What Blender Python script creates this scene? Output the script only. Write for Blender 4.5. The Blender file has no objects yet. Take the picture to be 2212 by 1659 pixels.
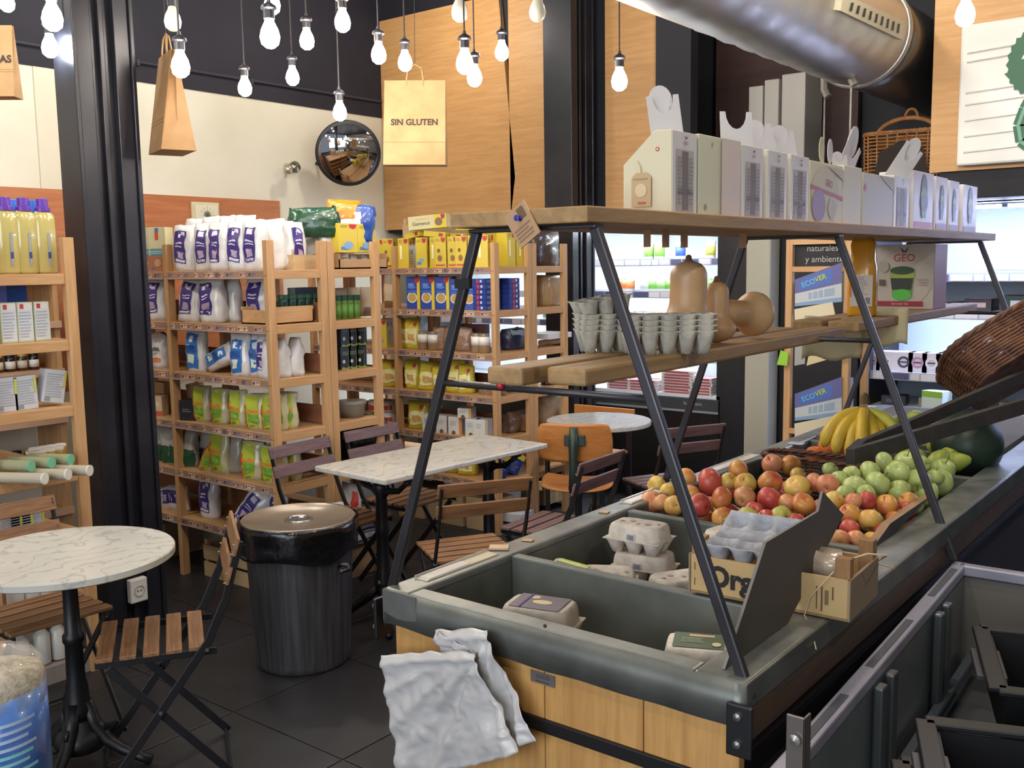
import bpy, math, random
from mathutils import Vector, Matrix, noise
random.seed(7)
scene = bpy.context.scene
COL = scene.collection
R = math.radians
# ------------------------------------------------------------------ camera
YAW, PITCH, ROLL, FOC, CX, CY, EYE = R(38.2), R(6.86), R(-0.85), 2125.0, 1106.0, 829.5, 1.64
_fw = Vector((-math.sin(YAW)*math.cos(PITCH), math.cos(YAW)*math.cos(PITCH), -math.sin(PITCH)))
_r0 = Vector((math.cos(YAW), math.sin(YAW), 0)); _u0 = _r0.cross(_fw)
_r = _r0*math.cos(ROLL) + _u0*math.sin(ROLL); _u = -_r0*math.sin(ROLL) + _u0*math.cos(ROLL)
CAM = Vector((0, 0, EYE))
cd = bpy.data.cameras.new('camera'); cam = bpy.data.objects.new('camera', cd); COL.objects.link(cam)
cam.matrix_world = Matrix(((_r.x, _u.x, -_fw.x, 0), (_r.y, _u.y, -_fw.y, 0), (_r.z, _u.z, -_fw.z, EYE), (0, 0, 0, 1)))
cd.sensor_width = 36; cd.lens = FOC/2212*36; cd.clip_start = .05; cd.clip_end = 60
scene.camera = cam
# ------------------------------------------------------------------ light, exposure
scene.view_settings.view_transform = 'Standard'; scene.view_settings.look = 'None'
scene.view_settings.gamma = 1; scene.view_settings.use_curve_mapping = False
scene.view_settings.exposure = EXPOSURE = 0.0
world = bpy.data.worlds.new('world'); scene.world = world; world.use_nodes = True
bg = world.node_tree.nodes['Background']; bg.inputs[0].default_value = (.75, .82, 1, 1); bg.inputs[1].default_value = .35
try:
    scene.cycles.use_denoising = True; scene.cycles.max_bounces = 6; scene.cycles.sample_clamp_indirect = 4
    scene.cycles.caustics_reflective = False; scene.cycles.caustics_refractive = False
except Exception: pass
def area(name, loc, target, sx, sy, power, col):
    l = bpy.data.lights.new(name, 'AREA'); l.shape = 'RECTANGLE'; l.size = sx; l.size_y = sy; l.energy = power; l.color = col
    o = bpy.data.objects.new(name, l); COL.objects.link(o); o.location = loc
    o.rotation_euler = (Vector(target)-Vector(loc)).to_track_quat('-Z', 'Y').to_euler(); return o
area('daylight_fill', (-.6, -3.2, 2.0), (-2.2, 3, 1.0), 4.5, 2.4, 190, (.86, .92, 1))  # added soft room fill, as daylight from an unseen shopfront behind the camera
for i, (x, y) in enumerate(((-1.2, .2), (-3.2, .6), (-.7, 1.9), (-1.0, 3.4), (-4.8, 1.4), (-2.2, 1.6), (.7, 1.3))):   # unseen fill lamps added above the picture, standing in for further bulbs
    l = bpy.data.lights.new('fill_light', 'POINT'); l.energy = 44; l.color = (1, .91, .79); l.shadow_soft_size = .05
    o = bpy.data.objects.new('fill_light', l); COL.objects.link(o); o.location = (x, y, 3.1)
for x, y in ((-5.0, 3.2), (-2.0, 4.9), (-4.9, 5.0), (-4.2, 2.0), (-1.4, 4.4)):   # unseen fill lamps added over the racks to brighten wall and panels evenly
    l = bpy.data.lights.new('fill_light', 'POINT'); l.energy = 34; l.color = (1, .93, .82); l.shadow_soft_size = .05
    o = bpy.data.objects.new('fill_light', l); COL.objects.link(o); o.location = (x, y, 3.5)

# ------------------------------------------------------------------ picture helpers: a pixel's ray met with a real plane
def ray(px, py): return _r*(px-CX) - _u*(py-CY) + _fw*FOC
def at(px, py, z): d = ray(px, py); return CAM + d*((z-EYE)/d.z)
def onX(px, py, x): d = ray(px, py); return CAM + d*(x/d.x)
def onY(px, py, y): d = ray(px, py); return CAM + d*(y/d.y)
def dep(px, py, D): return CAM + ray(px, py)*(D/FOC)
def proj(p):
    v = Vector(p)-CAM; w = v.dot(_fw); return CX+FOC*v.dot(_r)/w, CY-FOC*v.dot(_u)/w, w
def xat(px, y, z):
    k = px-CX; g = _r*FOC-_fw*k; return -(y*g.y+(z-EYE)*g.z)/g.x
def yat(px, x, z):
    k = px-CX; g = _r*FOC-_fw*k; return -(x*g.x+(z-EYE)*g.z)/g.y

# ------------------------------------------------------------------ materials
def lin(h):
    h = h.lstrip('#'); c = [int(h[i:i+2], 16)/255 for i in (0, 2, 4)]
    return tuple((v/12.92 if v <= .04045 else ((v+.055)/1.055)**2.4) for v in c) + (1,)
_M = {}
def M(col, rough=.55, metal=0, kind='plain', col2=None, scale=8, bump=0, emit=0, alpha=1, trans=0, coat=0):
    key = (col, rough, metal, kind, col2, scale, bump, emit, alpha, trans, coat)
    if key in _M: return _M[key]
    m = bpy.data.materials.new(kind+'_'+col.strip('#')); m.use_nodes = True; nt = m.node_tree; N = nt.nodes; L = nt.links
    b = N['Principled BSDF']; b.inputs['Roughness'].default_value = rough; b.inputs['Metallic'].default_value = metal
    c1 = lin(col); b.inputs['Base Color'].default_value = c1
    if coat: b.inputs['Coat Weight'].default_value = coat
    if trans: b.inputs['Transmission Weight'].default_value = trans
    if alpha < 1: b.inputs['Alpha'].default_value = alpha
    if emit: b.inputs['Emission Color'].default_value = c1; b.inputs['Emission Strength'].default_value = emit
    if kind != 'plain' or bump:
        tc = N.new('ShaderNodeTexCoord'); mp = N.new('ShaderNodeMapping'); L.new(tc.outputs['Object'], mp.inputs[0])
        nz = N.new('ShaderNodeTexNoise'); nz.inputs['Scale'].default_value = scale; nz.inputs['Detail'].default_value = 5
        L.new(mp.outputs[0], nz.inputs['Vector']); fac = nz.outputs['Fac']
        st = {'woodx': (.08, 1, 1), 'woody': (1, .08, 1), 'woodz': (1, 1, .07)}.get(kind)
        if st:
            mp.inputs['Scale'].default_value = tuple(6*s for s in st); nz.inputs['Roughness'].default_value = .65; nz.inputs['Distortion'].default_value = .6
        if kind == 'brush': mp.inputs['Scale'].default_value = (1, 1, .02)
        if kind == 'marble':
            wv = N.new('ShaderNodeTexWave'); wv.inputs['Scale'].default_value = 2.6; wv.inputs['Distortion'].default_value = 26; wv.inputs['Detail'].default_value = 5
            wv.inputs['Detail Scale'].default_value = 1.4; L.new(mp.outputs[0], wv.inputs['Vector'])
            pw = N.new('ShaderNodeMath'); pw.operation = 'POWER'; pw.inputs[1].default_value = 22; L.new(wv.outputs['Fac'], pw.inputs[0])
            ad = N.new('ShaderNodeMath'); ad.operation = 'MULTIPLY_ADD'; ad.inputs[1].default_value = .75; L.new(nz.outputs['Fac'], ad.inputs[0]); L.new(pw.outputs[0], ad.inputs[2]); fac = ad.outputs[0]
        rp = N.new('ShaderNodeValToRGB'); rp.color_ramp.elements[0].color = c1; rp.color_ramp.elements[1].color = lin(col2 or col)
        rp.color_ramp.elements[0].position = .35 if kind != 'marble' else .15; rp.color_ramp.elements[1].position = .68 if kind != 'marble' else 1
        L.new(fac, rp.inputs[0]); L.new(rp.outputs[0], b.inputs['Base Color'])
        if bump:
            bp = N.new('ShaderNodeBump'); bp.inputs['Strength'].default_value = bump; bp.inputs['Distance'].default_value = .01
            L.new(nz.outputs['Fac'], bp.inputs['Height']); L.new(bp.outputs[0], b.inputs['Normal'])
    _M[key] = m; return m
def apple_mat(c1, c2, seed):
    key = ('apple', c1, c2, seed)
    if key in _M: return _M[key]
    m = bpy.data.materials.new('apple_skin'); m.use_nodes = True; N = m.node_tree.nodes; L = m.node_tree.links; b = N['Principled BSDF']
    b.inputs['Roughness'].default_value = .36
    tc = N.new('ShaderNodeTexCoord'); mp = N.new('ShaderNodeMapping'); mp.inputs['Location'].default_value = (seed, seed*2.3, 0); L.new(tc.outputs['Object'], mp.inputs[0])
    nz = N.new('ShaderNodeTexNoise'); nz.inputs['Scale'].default_value = 14; nz.inputs['Detail'].default_value = 4; nz.inputs['Distortion'].default_value = .5; L.new(mp.outputs[0], nz.inputs['Vector'])
    rp = N.new('ShaderNodeValToRGB'); e = rp.color_ramp.elements; e[0].position = .30; e[0].color = lin(c1); e[1].position = .70; e[1].color = lin(c2)
    L.new(nz.outputs['Fac'], rp.inputs[0]); L.new(rp.outputs[0], b.inputs['Base Color']); _M[key] = m; return m
PINE = {a: M('#b18558', .55, 0, 'wood'+a, '#c79f70', 5, .12) for a in 'xyz'}
PINEG = {a: M('#8d7048', .6, 0, 'wood'+a, '#ad8a5c', 5, .15) for a in 'xyz'}
OLDW = {a: M('#5b4130', .6, 0, 'wood'+a, '#8b6848', 9, .3) for a in 'xyz'}
SLAT = M('#6b4a33', .55, 0, 'woodx', '#9a7048', 8, .25)
SLATP = M('#5d4442', .55, 0, 'woodx', '#7d6260', 8, .2)
PLY = M('#b06f35', .4, 0, 'woodx', '#c78648', 5)
BLACK = M('#121215', .45); IRON = M('#17171a', .42, .3, bump=.2); DSTEEL = M('#38373a', .42, .5)
ZINC = M('#5f625d', .42, .55, 'plain', '#7d807a', 7, .15)
ZINCV = M('#5f635c', .5, .35, 'cloud', '#787b73', 6, .12)
ZINCT = M('#70746f', .36, .5, 'cloud', '#91938d', 9, .12)
MARBLE = M('#c9c7bf', .22, 0, 'marble', '#b0aea6', 7)
WHITE = M('#e6e4e0', .5); CREAM = M('#d9d2b6', .6); PAPER = M('#b58e62', .75, 0, 'cloud', '#a37d52', 9, .1)
CARD = M('#a98763', .8); PULP = M('#b8b2a4', .9, 0, 'cloud', '#a39c8d', 40, .5); PULPW = M('#d1c7b9', .9, 0, 'cloud', '#bdb2a4', 40, .4)
PLASTW = M('#dfdedc', .22, 0, 'cloud', '#cfcdcb', 20, .3, coat=.3)
CLEAR = M('#d8d6cf', .15, 0, alpha=.35)

# ------------------------------------------------------------------ mesh builder
class MB:
    def __init__(s): s.v = []; s.f = []; s.m = []; s.mats = []
    def mi(s, mat):
        if mat not in s.mats: s.mats.append(mat)
        return s.mats.index(mat)
    def add(s, vs, fs, mat, T=None):
        n = len(s.v); i = s.mi(mat)
        s.v += [tuple(T @ Vector(p)) if T else tuple(p) for p in vs]
        for f in fs: s.f.append(tuple(n+k for k in f)); s.m.append(i)
        return s
    def box(s, x0, x1, y0, y1, z0, z1, mat, T=None):
        vs = [(x0,y0,z0),(x1,y0,z0),(x1,y1,z0),(x0,y1,z0),(x0,y0,z1),(x1,y0,z1),(x1,y1,z1),(x0,y1,z1)]
        return s.add(vs, [(0,3,2,1),(4,5,6,7),(0,1,5,4),(1,2,6,5),(2,3,7,6),(3,0,4,7)], mat, T)
    def bar(s, p, q, w, h, mat, up=(0,0,1)):
        p, q = Vector(p), Vector(q); d = (q-p).normalized(); a = d.cross(Vector(up))
        if a.length < 1e-4: a = d.cross(Vector((1,0,0)))
        a.normalize(); b = a.cross(d).normalized(); a *= w/2; b *= h/2
        vs = [p-a-b, p+a-b, p+a+b, p-a+b, q-a-b, q+a-b, q+a+b, q-a+b]
        return s.add(vs, [(0,1,2,3),(7,6,5,4),(4,5,1,0),(5,6,2,1),(6,7,3,2),(7,4,0,3)], mat)
    def tube(s, pts, r, mat, n=8, closed=False):
        pts = [Vector(p) for p in pts]; rr = r if isinstance(r, (list, tuple)) else [r]*len(pts)
        vs = []; fs = []; N = len(pts); a = None
        for i, p in enumerate(pts):
            d = (pts[(i+1) % N if closed else min(i+1, N-1)]-pts[(i-1) if (closed or i) else 0]).normalized()
            if a is None: a = d.cross(Vector((0,0,1))); a = a if a.length > .05 else d.cross(Vector((1,0,0)))
            a = (a-d*a.dot(d)).normalized(); b = d.cross(a)
            for k in range(n): t = 2*math.pi*k/n; vs.append(p+(a*math.cos(t)+b*math.sin(t))*rr[i])
        for i in range(N if closed else N-1):
            j = (i+1) % N
            for k in range(n): fs.append((i*n+k, i*n+(k+1) % n, j*n+(k+1) % n, j*n+k))
        if not closed: fs += [tuple(range(n))[::-1], tuple((N-1)*n+k for k in range(n))]
        return s.add(vs, fs, mat)
    def lathe(s, prof, mat, n=24, c=(0,0,0), T=None, fn=None, cap=True):
        vs = []; fs = []
        for r, z in prof:
            for k in range(n):
                t = 2*math.pi*k/n; p = Vector((c[0]+r*math.cos(t), c[1]+r*math.sin(t), c[2]+z)); vs.append(fn(p, t) if fn else p)
        for i in range(len(prof)-1):
            for k in range(n): fs.append((i*n+k, i*n+(k+1) % n, (i+1)*n+(k+1) % n, (i+1)*n+k))
        if cap and prof[0][0] > 1e-4: fs.append(tuple(range(n))[::-1])
        if cap and prof[-1][0] > 1e-4: fs.append(tuple((len(prof)-1)*n+k for k in range(n)))
        return s.add(vs, fs, mat, T)
    def prism(s, poly, ax, a, b, mat, T=None):       # poly in the two other axes, extruded along ax
        def P(u, v, w): return {'x': (w,u,v), 'y': (u,w,v), 'z': (u,v,w)}[ax]
        n = len(poly); vs = [P(u, v, a) for u, v in poly]+[P(u, v, b) for u, v in poly]
        fs = [tuple(range(n)), tuple(range(2*n-1, n-1, -1))]+[(i, n+i, n+(i+1) % n, (i+1) % n) for i in range(n)]
        return s.add(vs, fs, mat, T)
    def grid(s, fn, nu, nv, mat, T=None):
        vs = [fn(i/nu, j/nv) for j in range(nv+1) for i in range(nu+1)]; w = nu+1
        return s.add(vs, [(j*w+i, j*w+i+1, (j+1)*w+i+1, (j+1)*w+i) for j in range(nv) for i in range(nu)], mat, T)
    def disc(s, c, r, mat, T=None, n=20, rx=1, ry=1, d=0):
        return s.add([(c[0]+r*rx*math.cos(2*math.pi*k/n), c[1]+r*ry*math.sin(2*math.pi*k/n), d) for k in range(n)], [tuple(range(n))], mat, T)
    def text(s, txt, size, mat, T, bold=0):
        key = (txt, bold)
        if key not in _T:
            cu = bpy.data.curves.new('t', 'FONT'); cu.body = txt; cu.align_x = 'CENTER'; cu.align_y = 'CENTER'; cu.offset = bold; cu.resolution_u = 3
            o = bpy.data.objects.new('t', cu); COL.objects.link(o); dg = bpy.context.evaluated_depsgraph_get(); me = bpy.data.meshes.new_from_object(o.evaluated_get(dg))
            _T[key] = ([tuple(v.co) for v in me.vertices], [tuple(p.vertices) for p in me.polygons])
            bpy.data.objects.remove(o); bpy.data.meshes.remove(me)
        vs, fs = _T[key]; return s.add([(x*size, y*size, 0) for x, y, z in vs], fs, mat, T)
    def build(s, name, parent=None, smooth=False, bevel=0, fix=True, loc=None, rotz=0, solid=0):
        me = bpy.data.meshes.new(name); me.from_pydata(s.v, [], s.f)
        for m in s.mats: me.materials.append(m)
        me.polygons.foreach_set('material_index', s.m)
        if smooth: me.polygons.foreach_set('use_smooth', [True]*len(s.f))
        if fix:
            import bmesh; bm = bmesh.new(); bm.from_mesh(me); bmesh.ops.recalc_face_normals(bm, faces=bm.faces); bm.to_mesh(me); bm.free()
        me.update(); o = bpy.data.objects.new(name, me); COL.objects.link(o)
        if parent: o.parent = parent
        if loc is not None: o.location = loc
        if rotz: o.rotation_euler = (0, 0, rotz)
        if solid: md = o.modifiers.new('s', 'SOLIDIFY'); md.thickness = solid; md.offset = 0
        if bevel: md = o.modifiers.new('b', 'BEVEL'); md.width = bevel; md.segments = 2; md.limit_method = 'ANGLE'
        if smooth == 'auto':
            pass
        return o
_T = {}
# ------------------------------------------------------------------ naming, labels
def empty(name, loc=(0,0,0), rotz=0):
    o = bpy.data.objects.new(name, None); COL.objects.link(o); o.location = loc; o.rotation_euler = (0, 0, rotz); return o
def tag(o, label, cat, group=None):
    o['label'] = label; o['category'] = cat
    if group: o['group'] = group
    return o
def struct(o): o['kind'] = 'structure'; return o
def stuff(o): o['kind'] = 'stuff'; return o
REG = []
def reg(o, desc, cat, where, group=None):          # label written at the end, with the ordinal counted from the left
    REG.append((o, desc, cat, where, group)); return o
def copy_tree(o, parent=None):
    c = o.copy(); COL.objects.link(c)
    if parent: c.parent = parent
    for ch in o.children: copy_tree(ch, c)
    return c
_P = {}; MKR = {}
def proto(key, maker=lambda: None):                              # first call builds, later calls copy
    if key not in _P:
        _P[key] = maker() or MKR[key[0]](key[1]); return _P[key]
    return copy_tree(_P[key])
def place(o, loc, rz=0, rx=0, ry=0, s=1):
    o.location = loc; o.rotation_euler = (rx, ry, rz)
    if s != 1: o.scale = (s, s, s) if not isinstance(s, tuple) else s
    return o
ORD = ['first', 'second', 'third', 'fourth', 'fifth', 'sixth', 'seventh', 'eighth', 'ninth', 'tenth', 'eleventh', 'twelfth', 'thirteenth', 'fourteenth', 'fifteenth', 'sixteenth', 'seventeenth', 'eighteenth', 'nineteenth', 'twentieth',
 'twenty-first','twenty-second','twenty-third','twenty-fourth','twenty-fifth','twenty-sixth','twenty-seventh','twenty-eighth','twenty-ninth','thirtieth','thirty-first','thirty-second','thirty-third','thirty-fourth','thirty-fifth','thirty-sixth','thirty-seventh','thirty-eighth','thirty-ninth','fortieth']
def write_labels():
    bpy.context.view_layer.update(); rows = {}
    for e in REG: rows.setdefault((e[1], e[3]), []).append(e)
    for (desc, where), es in rows.items():
        es.sort(key=lambda e: proj(e[0].matrix_world.translation)[0])
        for i, (o, d, cat, w, g) in enumerate(es):
            n = '' if len(es) == 1 else ', %s from left' % ORD[min(i, 39)]
            tag(o, ('%s%s %s' % (d, n, w)).strip(), cat, g or (d+' '+w if len(es) > 1 else None))

# ------------------------------------------------------------------ goods
def fmat(face, w, d, h):                            # (u right, v up) seen from outside, origin at the face's bottom left
    return {'f': Matrix(((1,0,0,-w/2),(0,0,-1,-d/2),(0,1,0,0),(0,0,0,1))),
            'b': Matrix(((-1,0,0,w/2),(0,0,1,d/2),(0,1,0,0),(0,0,0,1))),
            'r': Matrix(((0,0,1,w/2),(1,0,0,-d/2),(0,1,0,0),(0,0,0,1))),
            'l': Matrix(((0,0,-1,-w/2),(-1,0,0,d/2),(0,1,0,0),(0,0,0,1))),
            't': Matrix(((1,0,0,-w/2),(0,1,0,-d/2),(0,0,1,h),(0,0,0,1)))}[face]
def shapes(mb, T, w, h, sh):
    z = .0006
    for s in sh:
        z += .0004
        k = s[0]; c = M([x for x in s[1:] if isinstance(x, str) and x[:1] == '#'][0], .5)
        if k == 'r': u0, u1, v0, v1 = s[1:5]; mb.add([(u0*w,v0*h,z),(u1*w,v0*h,z),(u1*w,v1*h,z),(u0*w,v1*h,z)], [(0,1,2,3)], c, T)
        elif k == 'd': mb.disc((s[1]*w, s[2]*h), s[3]*w, c, T, d=z, ry=s[5] if len(s) > 5 else 1)
        elif k == 'p': mb.add([(a*w, b*h, z) for a, b in s[1]], [tuple(range(len(s[1])))], c, T)
        elif k == 't': mb.text(s[1], s[4]*h, c, T @ Matrix.Translation((s[2]*w, s[3]*h, z)) @ Matrix.Rotation(R(s[6]) if len(s) > 6 else 0, 4, 'Z'), .01)
        elif k == 'l':                               # a block of small print: thin lines
            u0, u1, v0, v1, n = s[1:6]
            for i in range(n):
                v = v0+(v1-v0)*(i+.5)/n; t = (v1-v0)/n*.22; e = u1-(u1-u0)*random.random()*.3
                mb.add([(u0*w,(v-t)*h,z),(e*w,(v-t)*h,z),(e*w,(v+t)*h,z),(u0*w,(v+t)*h,z)], [(0,1,2,3)], c, T)
def carton(name, w, d, h, mat, prints, bevel=.0015, pn='printed_panel'):
    o = MB().box(-w/2, w/2, -d/2, d/2, 0, h, mat).build(name, bevel=bevel)
    if prints:
        mb = MB()
        for face, sh in prints.items():
            fw_ = d if face in 'rl' else w; fh = d if face == 't' else h
            shapes(mb, fmat(face, w, d, h), fw_, fh, sh)
        mb.build(pn, o, fix=False)
    return o
def pouch(name, w, d, h, mat, patches=None, seed=0, top=.12, flare=1.0, rough=.006, neck=0, pm='label'):
    def prof(v):
        t = max(0, (v-.55)/.45); b = (1-t**1.6)*(1-top)+top; b *= .86+.14*min(1, v/.12)
        a = (.93+.07*math.sin(v*3.1))*(1+(flare-1)*v); a *= 1-neck*max(0, (v-.75)/.25)
        return a*w/2, b*d/2
    def disp(p):
        q = Vector(p)*22+Vector((seed*3.7, seed*1.3, 0)); n = noise.noise_vector(q)*rough+noise.noise_vector(q*2.3)*rough*.5
        if p[2] < .004: n.z = 0
        return Vector(p)+n
    E = 3.0
    def S(t, v):
        a, b = prof(v); c, s_ = math.cos(t), math.sin(t)
        k = (abs(c)**E+abs(s_)**E)**(-1/E); return disp((a*k*c, b*k*s_, h*v))
    n, m = 20, 10; mb = MB(); vs = [S(2*math.pi*k/n, j/m) for j in range(m+1) for k in range(n)]
    fs = [(j*n+k, j*n+(k+1) % n, (j+1)*n+(k+1) % n, (j+1)*n+k) for j in range(m) for k in range(n)]+[tuple(range(n))[::-1], tuple(m*n+k for k in range(n))]
    o = mb.add(vs, fs, mat).build(name, smooth=True)
    if patches:
        pb = MB(); off = .002
        for x0, x1, v0, v1, c, *side in patches:
            sg = 1 if side else -1; off += .0006; c = M(c, .45) if isinstance(c, str) else c
            def F(u, v):
                x = x0+(x1-x0)*u; vv = v0+(v1-v0)*v; a, b = prof(vv)
                return disp((a*x, sg*b*(1-abs(x)**E)**(1/E), h*vv))+Vector((0, sg*off, 0))
            pb.grid(F, 6, 8, c)
        pb.build(pm, o, smooth=True, fix=False)
    return o
def jar(name, r, h, mat, cap, ch=.15, lab=None, rn=.8, n=16, cn='lid'):
    hb = h*(1-ch); o = MB().lathe([(r*.9,0),(r,h*.04),(r,hb*.85),(r*rn,hb)], mat, n).build(name, smooth=True)
    MB().lathe([(r*rn*1.05,hb*.985),(r*rn*1.05,h*.99),(r*rn*.95,h)], cap, n).build(cn, o, smooth=False)
    if lab:
        MB().lathe([(r*1.015,hb*lab[0]),(r*1.015,hb*lab[1])], lab[2], n).build('label', o, smooth=True)
    return o
# ================================================================== ROOM
XW, YB = -6.0, 6.9
NAVY = M('#171722', .75, 0, 'cloud', '#1e1d2a', 3, .1); NAVYD = M('#191922', .7)
FLOORB = M('#232224', .6)
fl = struct(MB().box(-6.2, 3.2, -3.6, 7.2, -.06, -.004, FLOORB).build('floor'))
tm = MB().box(-.297, .297, -.297, .297, -.006, 0, M('#201f22', .45, 0, 'cloud', '#2a292c', 3, .25)).build('floor_tile', bevel=.002)
first = True
for i in range(13):
    for j in range(16):
        x, y = -5.7+.6*i, -1.8+.6*j
        if y > 7 or x > 1.6: continue
        t = tm if first else tm.copy()
        if not first: COL.objects.link(t)
        first = False; t.parent = fl; t.location = (x, y, 0)
wl = struct(MB().box(XW-.15, XW, -3.6, 7.2, 0, 2.87, M('#dbd7c6', .75, 0, 'cloud', '#d2cdb9', 2, .05)).build('wall_left'))
struct(MB().box(XW-.15, XW+.01, -3.6, 7.2, 2.87, 4.3, NAVY).build('wall_left_upper'))
struct(MB().box(XW-.15, 3.2, YB, YB+.15, 0, 4.3, NAVYD).build('wall_back'))
struct(MB().box(3.1, 3.2, -3.6, YB, 0, 4.3, M('#8f8a80', .8)).build('wall_right'))
struct(MB().box(XW-.15, 3.2, -3.6, 7.2, 4.2, 4.35, NAVY).build('ceiling'))
# vertical boxed duct line in the cream wall, thin seams
struct(MB().box(XW, XW+.012, 3.02, 3.17, 0, 2.868, M('#d3cdb8', .75)).build('trim_1'))
struct(MB().box(XW+.001, XW+.016, .5, 4.82, .9, 2.147, M('#a5633a', .5, 0, 'woody', '#b97549', 5, .06)).build('trim_2'))
c = empty('conduit', (XW+.03, 0, 2.985)); MB().tube([(0,1,0),(0,5.9,.012)], .011, M('#33323c', .5)).build('pipe', c)
for y in (3.7, 4.6, 5.4): MB().box(-.02, .014, y-.01, y+.01, -.018, .018, M('#2a2930', .5)).build('clip', c)
tag(c, 'dark conduit running along the wall above the cream paint', 'conduit')
# wooden veneer panels over the wall fridge
VEN = M('#b98a55', .5, 0, 'woodx', '#c99c66', 7, .06); YP = 5.92
def panel(n, poly, y0=YP, y1=YP+.04, mat=VEN):
    o = struct(MB().prism(poly, 'y', y0, y1, mat).build(n)); return o
panel('wall_panel', [(-5.985,1.95),(-4.655,1.95),(-4.60,2.3),(-4.765,4.2),(-5.985,3.64)][:3]+[(-4.735,3.64),(-5.985,3.64)])
panel('wall_panel', [(-4.645,1.95),(-4.05,1.95),(-4.05,3.64),(-4.645,3.64)])
panel('wall_panel', [(-3.80,1.95),(-3.395,1.95),(-3.395,3.64),(-3.80,3.64)])
struct(MB().box(-5.99, -3.39, 5.965, 6.0, 1.95, 3.66, NAVYD).build('wall_panel_backing'))
struct(MB().box(-5.99, -3.2, 5.97, 6.4, 3.66, 4.2, NAVYD).build('trim_3'))
struct(MB().box(-3.39, -3.13, 5.9, 6.0, 1.95, 4.2, NAVYD).build('trim_4'))
DW = M('#3d2a26', .6, 0, 'woodx', '#4a332c', 4, .08)
struct(MB().box(-3.4, -2.35, 6.8, 6.86, 1.9, 4.2, DW).build('wall_panel'))
struct(MB().box(-5.99, -2.9, 5.96, YB, 1.93, 1.95, NAVYD).build('trim_5'))
# steel columns
def column(n, x0, x1, y0, y1, zt=4.2):
    o = MB(); t = .02; m = NAVYD
    g = M('#2c2c33', .35, .3, 'cloud', '#222229', 5, .1)
    o.box(x0, x1, y0, y0+t, 0, zt, g); o.box(x0, x1, y1-t, y1, 0, zt, g); o.box(x0+.02, x1-.045, y0+t, y1-t, 0, zt, g)
    o.box(x1-.045, x1-.012, y0+t, y0+.09, 0, zt, g); o.box(x1-.045, x1-.012, y1-.09, y1-t, 0, zt, g)
    o.box(x1-.045, x1-.02, (y0+y1)/2-.012, (y0+y1)/2+.012, 0, zt, g)
    r = struct(o.build(n, bevel=.004)); return r
column('column', -4.215, -4.045, 2.215, 2.50)
column('column', -4.11, -3.875, 5.62, 5.9)
# socket on the near column's foot
s = onX(292, 1270, -4.045); o = empty('wall_socket', (-4.045, s.y, s.z)); k = M('#d9d7d2', .35)
MB().box(0, .035, -.042, .042, -.06, .05, k).build('housing', o, bevel=.006)
MB().lathe([(.027,0),(.027,.004),(.021,.004),(.021,-.012)], M('#b9b6af', .4), 20, T=Matrix.Translation((.034,0,-.006)) @ Matrix.Rotation(R(90),4,'Y')).build('outlet_ring', o, smooth=False)
b_ = MB()
for dy in (-.008, .008): b_.lathe([(.003,0),(.003,.006)], BLACK, 8, T=Matrix.Translation((.031,dy,-.006)) @ Matrix.Rotation(R(90),4,'Y'))
b_.build('pin_holes', o)
tag(o, 'white surface-mounted wall socket low on the black column beside the round table', 'socket')
# plate on wood band, spotlight, mirror
o = empty('wall_plate', (XW+.016, 4.16, 1.86)); MB().box(0, .02, -.11, .11, 0, .25, M('#cfc6a6', .5)).build('backboard', o, bevel=.004)
MB().box(.02, .032, -.09, .09, .0, .23, M('#ddd6bb', .45)).build('face_plate', o, bevel=.003)
b_ = MB(); Tt = Matrix.Translation((.033, 0, .16)) @ Matrix.Rotation(R(90),4,'Y')
b_.disc((0,0), .028, M('#77756a', .6), Tt); b_.disc((0,0), .012, M('#4a4941', .6), Tt, d=.001)
for a in range(12): b_.bar((.0335, .03*math.cos(a*.524), .16+.03*math.sin(a*.524)), (.0335, .06*math.cos(a*.524), .16+.06*math.sin(a*.524)), .003, .001, M('#a09c88', .6))
b_.box(.032,.036,-.085,-.075,.12,.13,M('#88867a',.4)); b_.box(.032,.036,.075,.085,.12,.13,M('#88867a',.4))
b_.build('round_mark', o); tag(o, 'cream square wall plate with a dark round mark on the orange wood band', 'wall plate')
sp = onX(635, 362, XW+.12); o = empty('wall_spotlight', sp)
MB().tube([(-.12,.03,.01),(-.05,.02,.01),(0,0,0)], .012, M('#c9c2ae', .3, .6)).build('arm', o)
MB().lathe([(.0,-.04),(.03,-.035),(.045,0),(.04,.03),(.0,.045)], M('#8d8878', .25, .8), 16, T=Matrix.Rotation(R(70),4,'Y')).build('lamp_head', o, smooth=True)
MB().lathe([(.035,0),(.035,.014)], M('#b8b2a0', .4), 16, T=Matrix.Translation((-.125,.03,.01)) @ Matrix.Rotation(R(90),4,'Y')).build('wall_mount', o)
MB().lathe([(.0,-.035),(.026,-.03),(.036,0),(.03,.025),(.0,.035)], M('#bab3a0', .25, .6), 16, T=Matrix.Translation((.02,-.07,-.02))).build('lamp_cap', o, smooth=True)
tag(o, 'small round metal spotlight on the cream wall beside the convex mirror', 'spotlight')
mp = dep(752, 331, 7.42); o = empty('convex_mirror', mp)
n = (CAM-mp).normalized(); n = (n+Vector((.1,-.1,-.16))).normalized(); Tm = n.to_track_quat('Z', 'Y').to_matrix().to_4x4()
rm = .237; pr = [(rm*math.sin(a/10*.42)/math.sin(.42), rm/math.sin(.42)*(math.cos(a/10*.42)-math.cos(.42))) for a in range(10, -1, -1)]
MB().lathe(pr[:-1]+[(.0001, pr[-1][1])], M('#cfd0cf', .03, 1), 48, T=Tm).build('mirror_dome', o, smooth=True)
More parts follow.
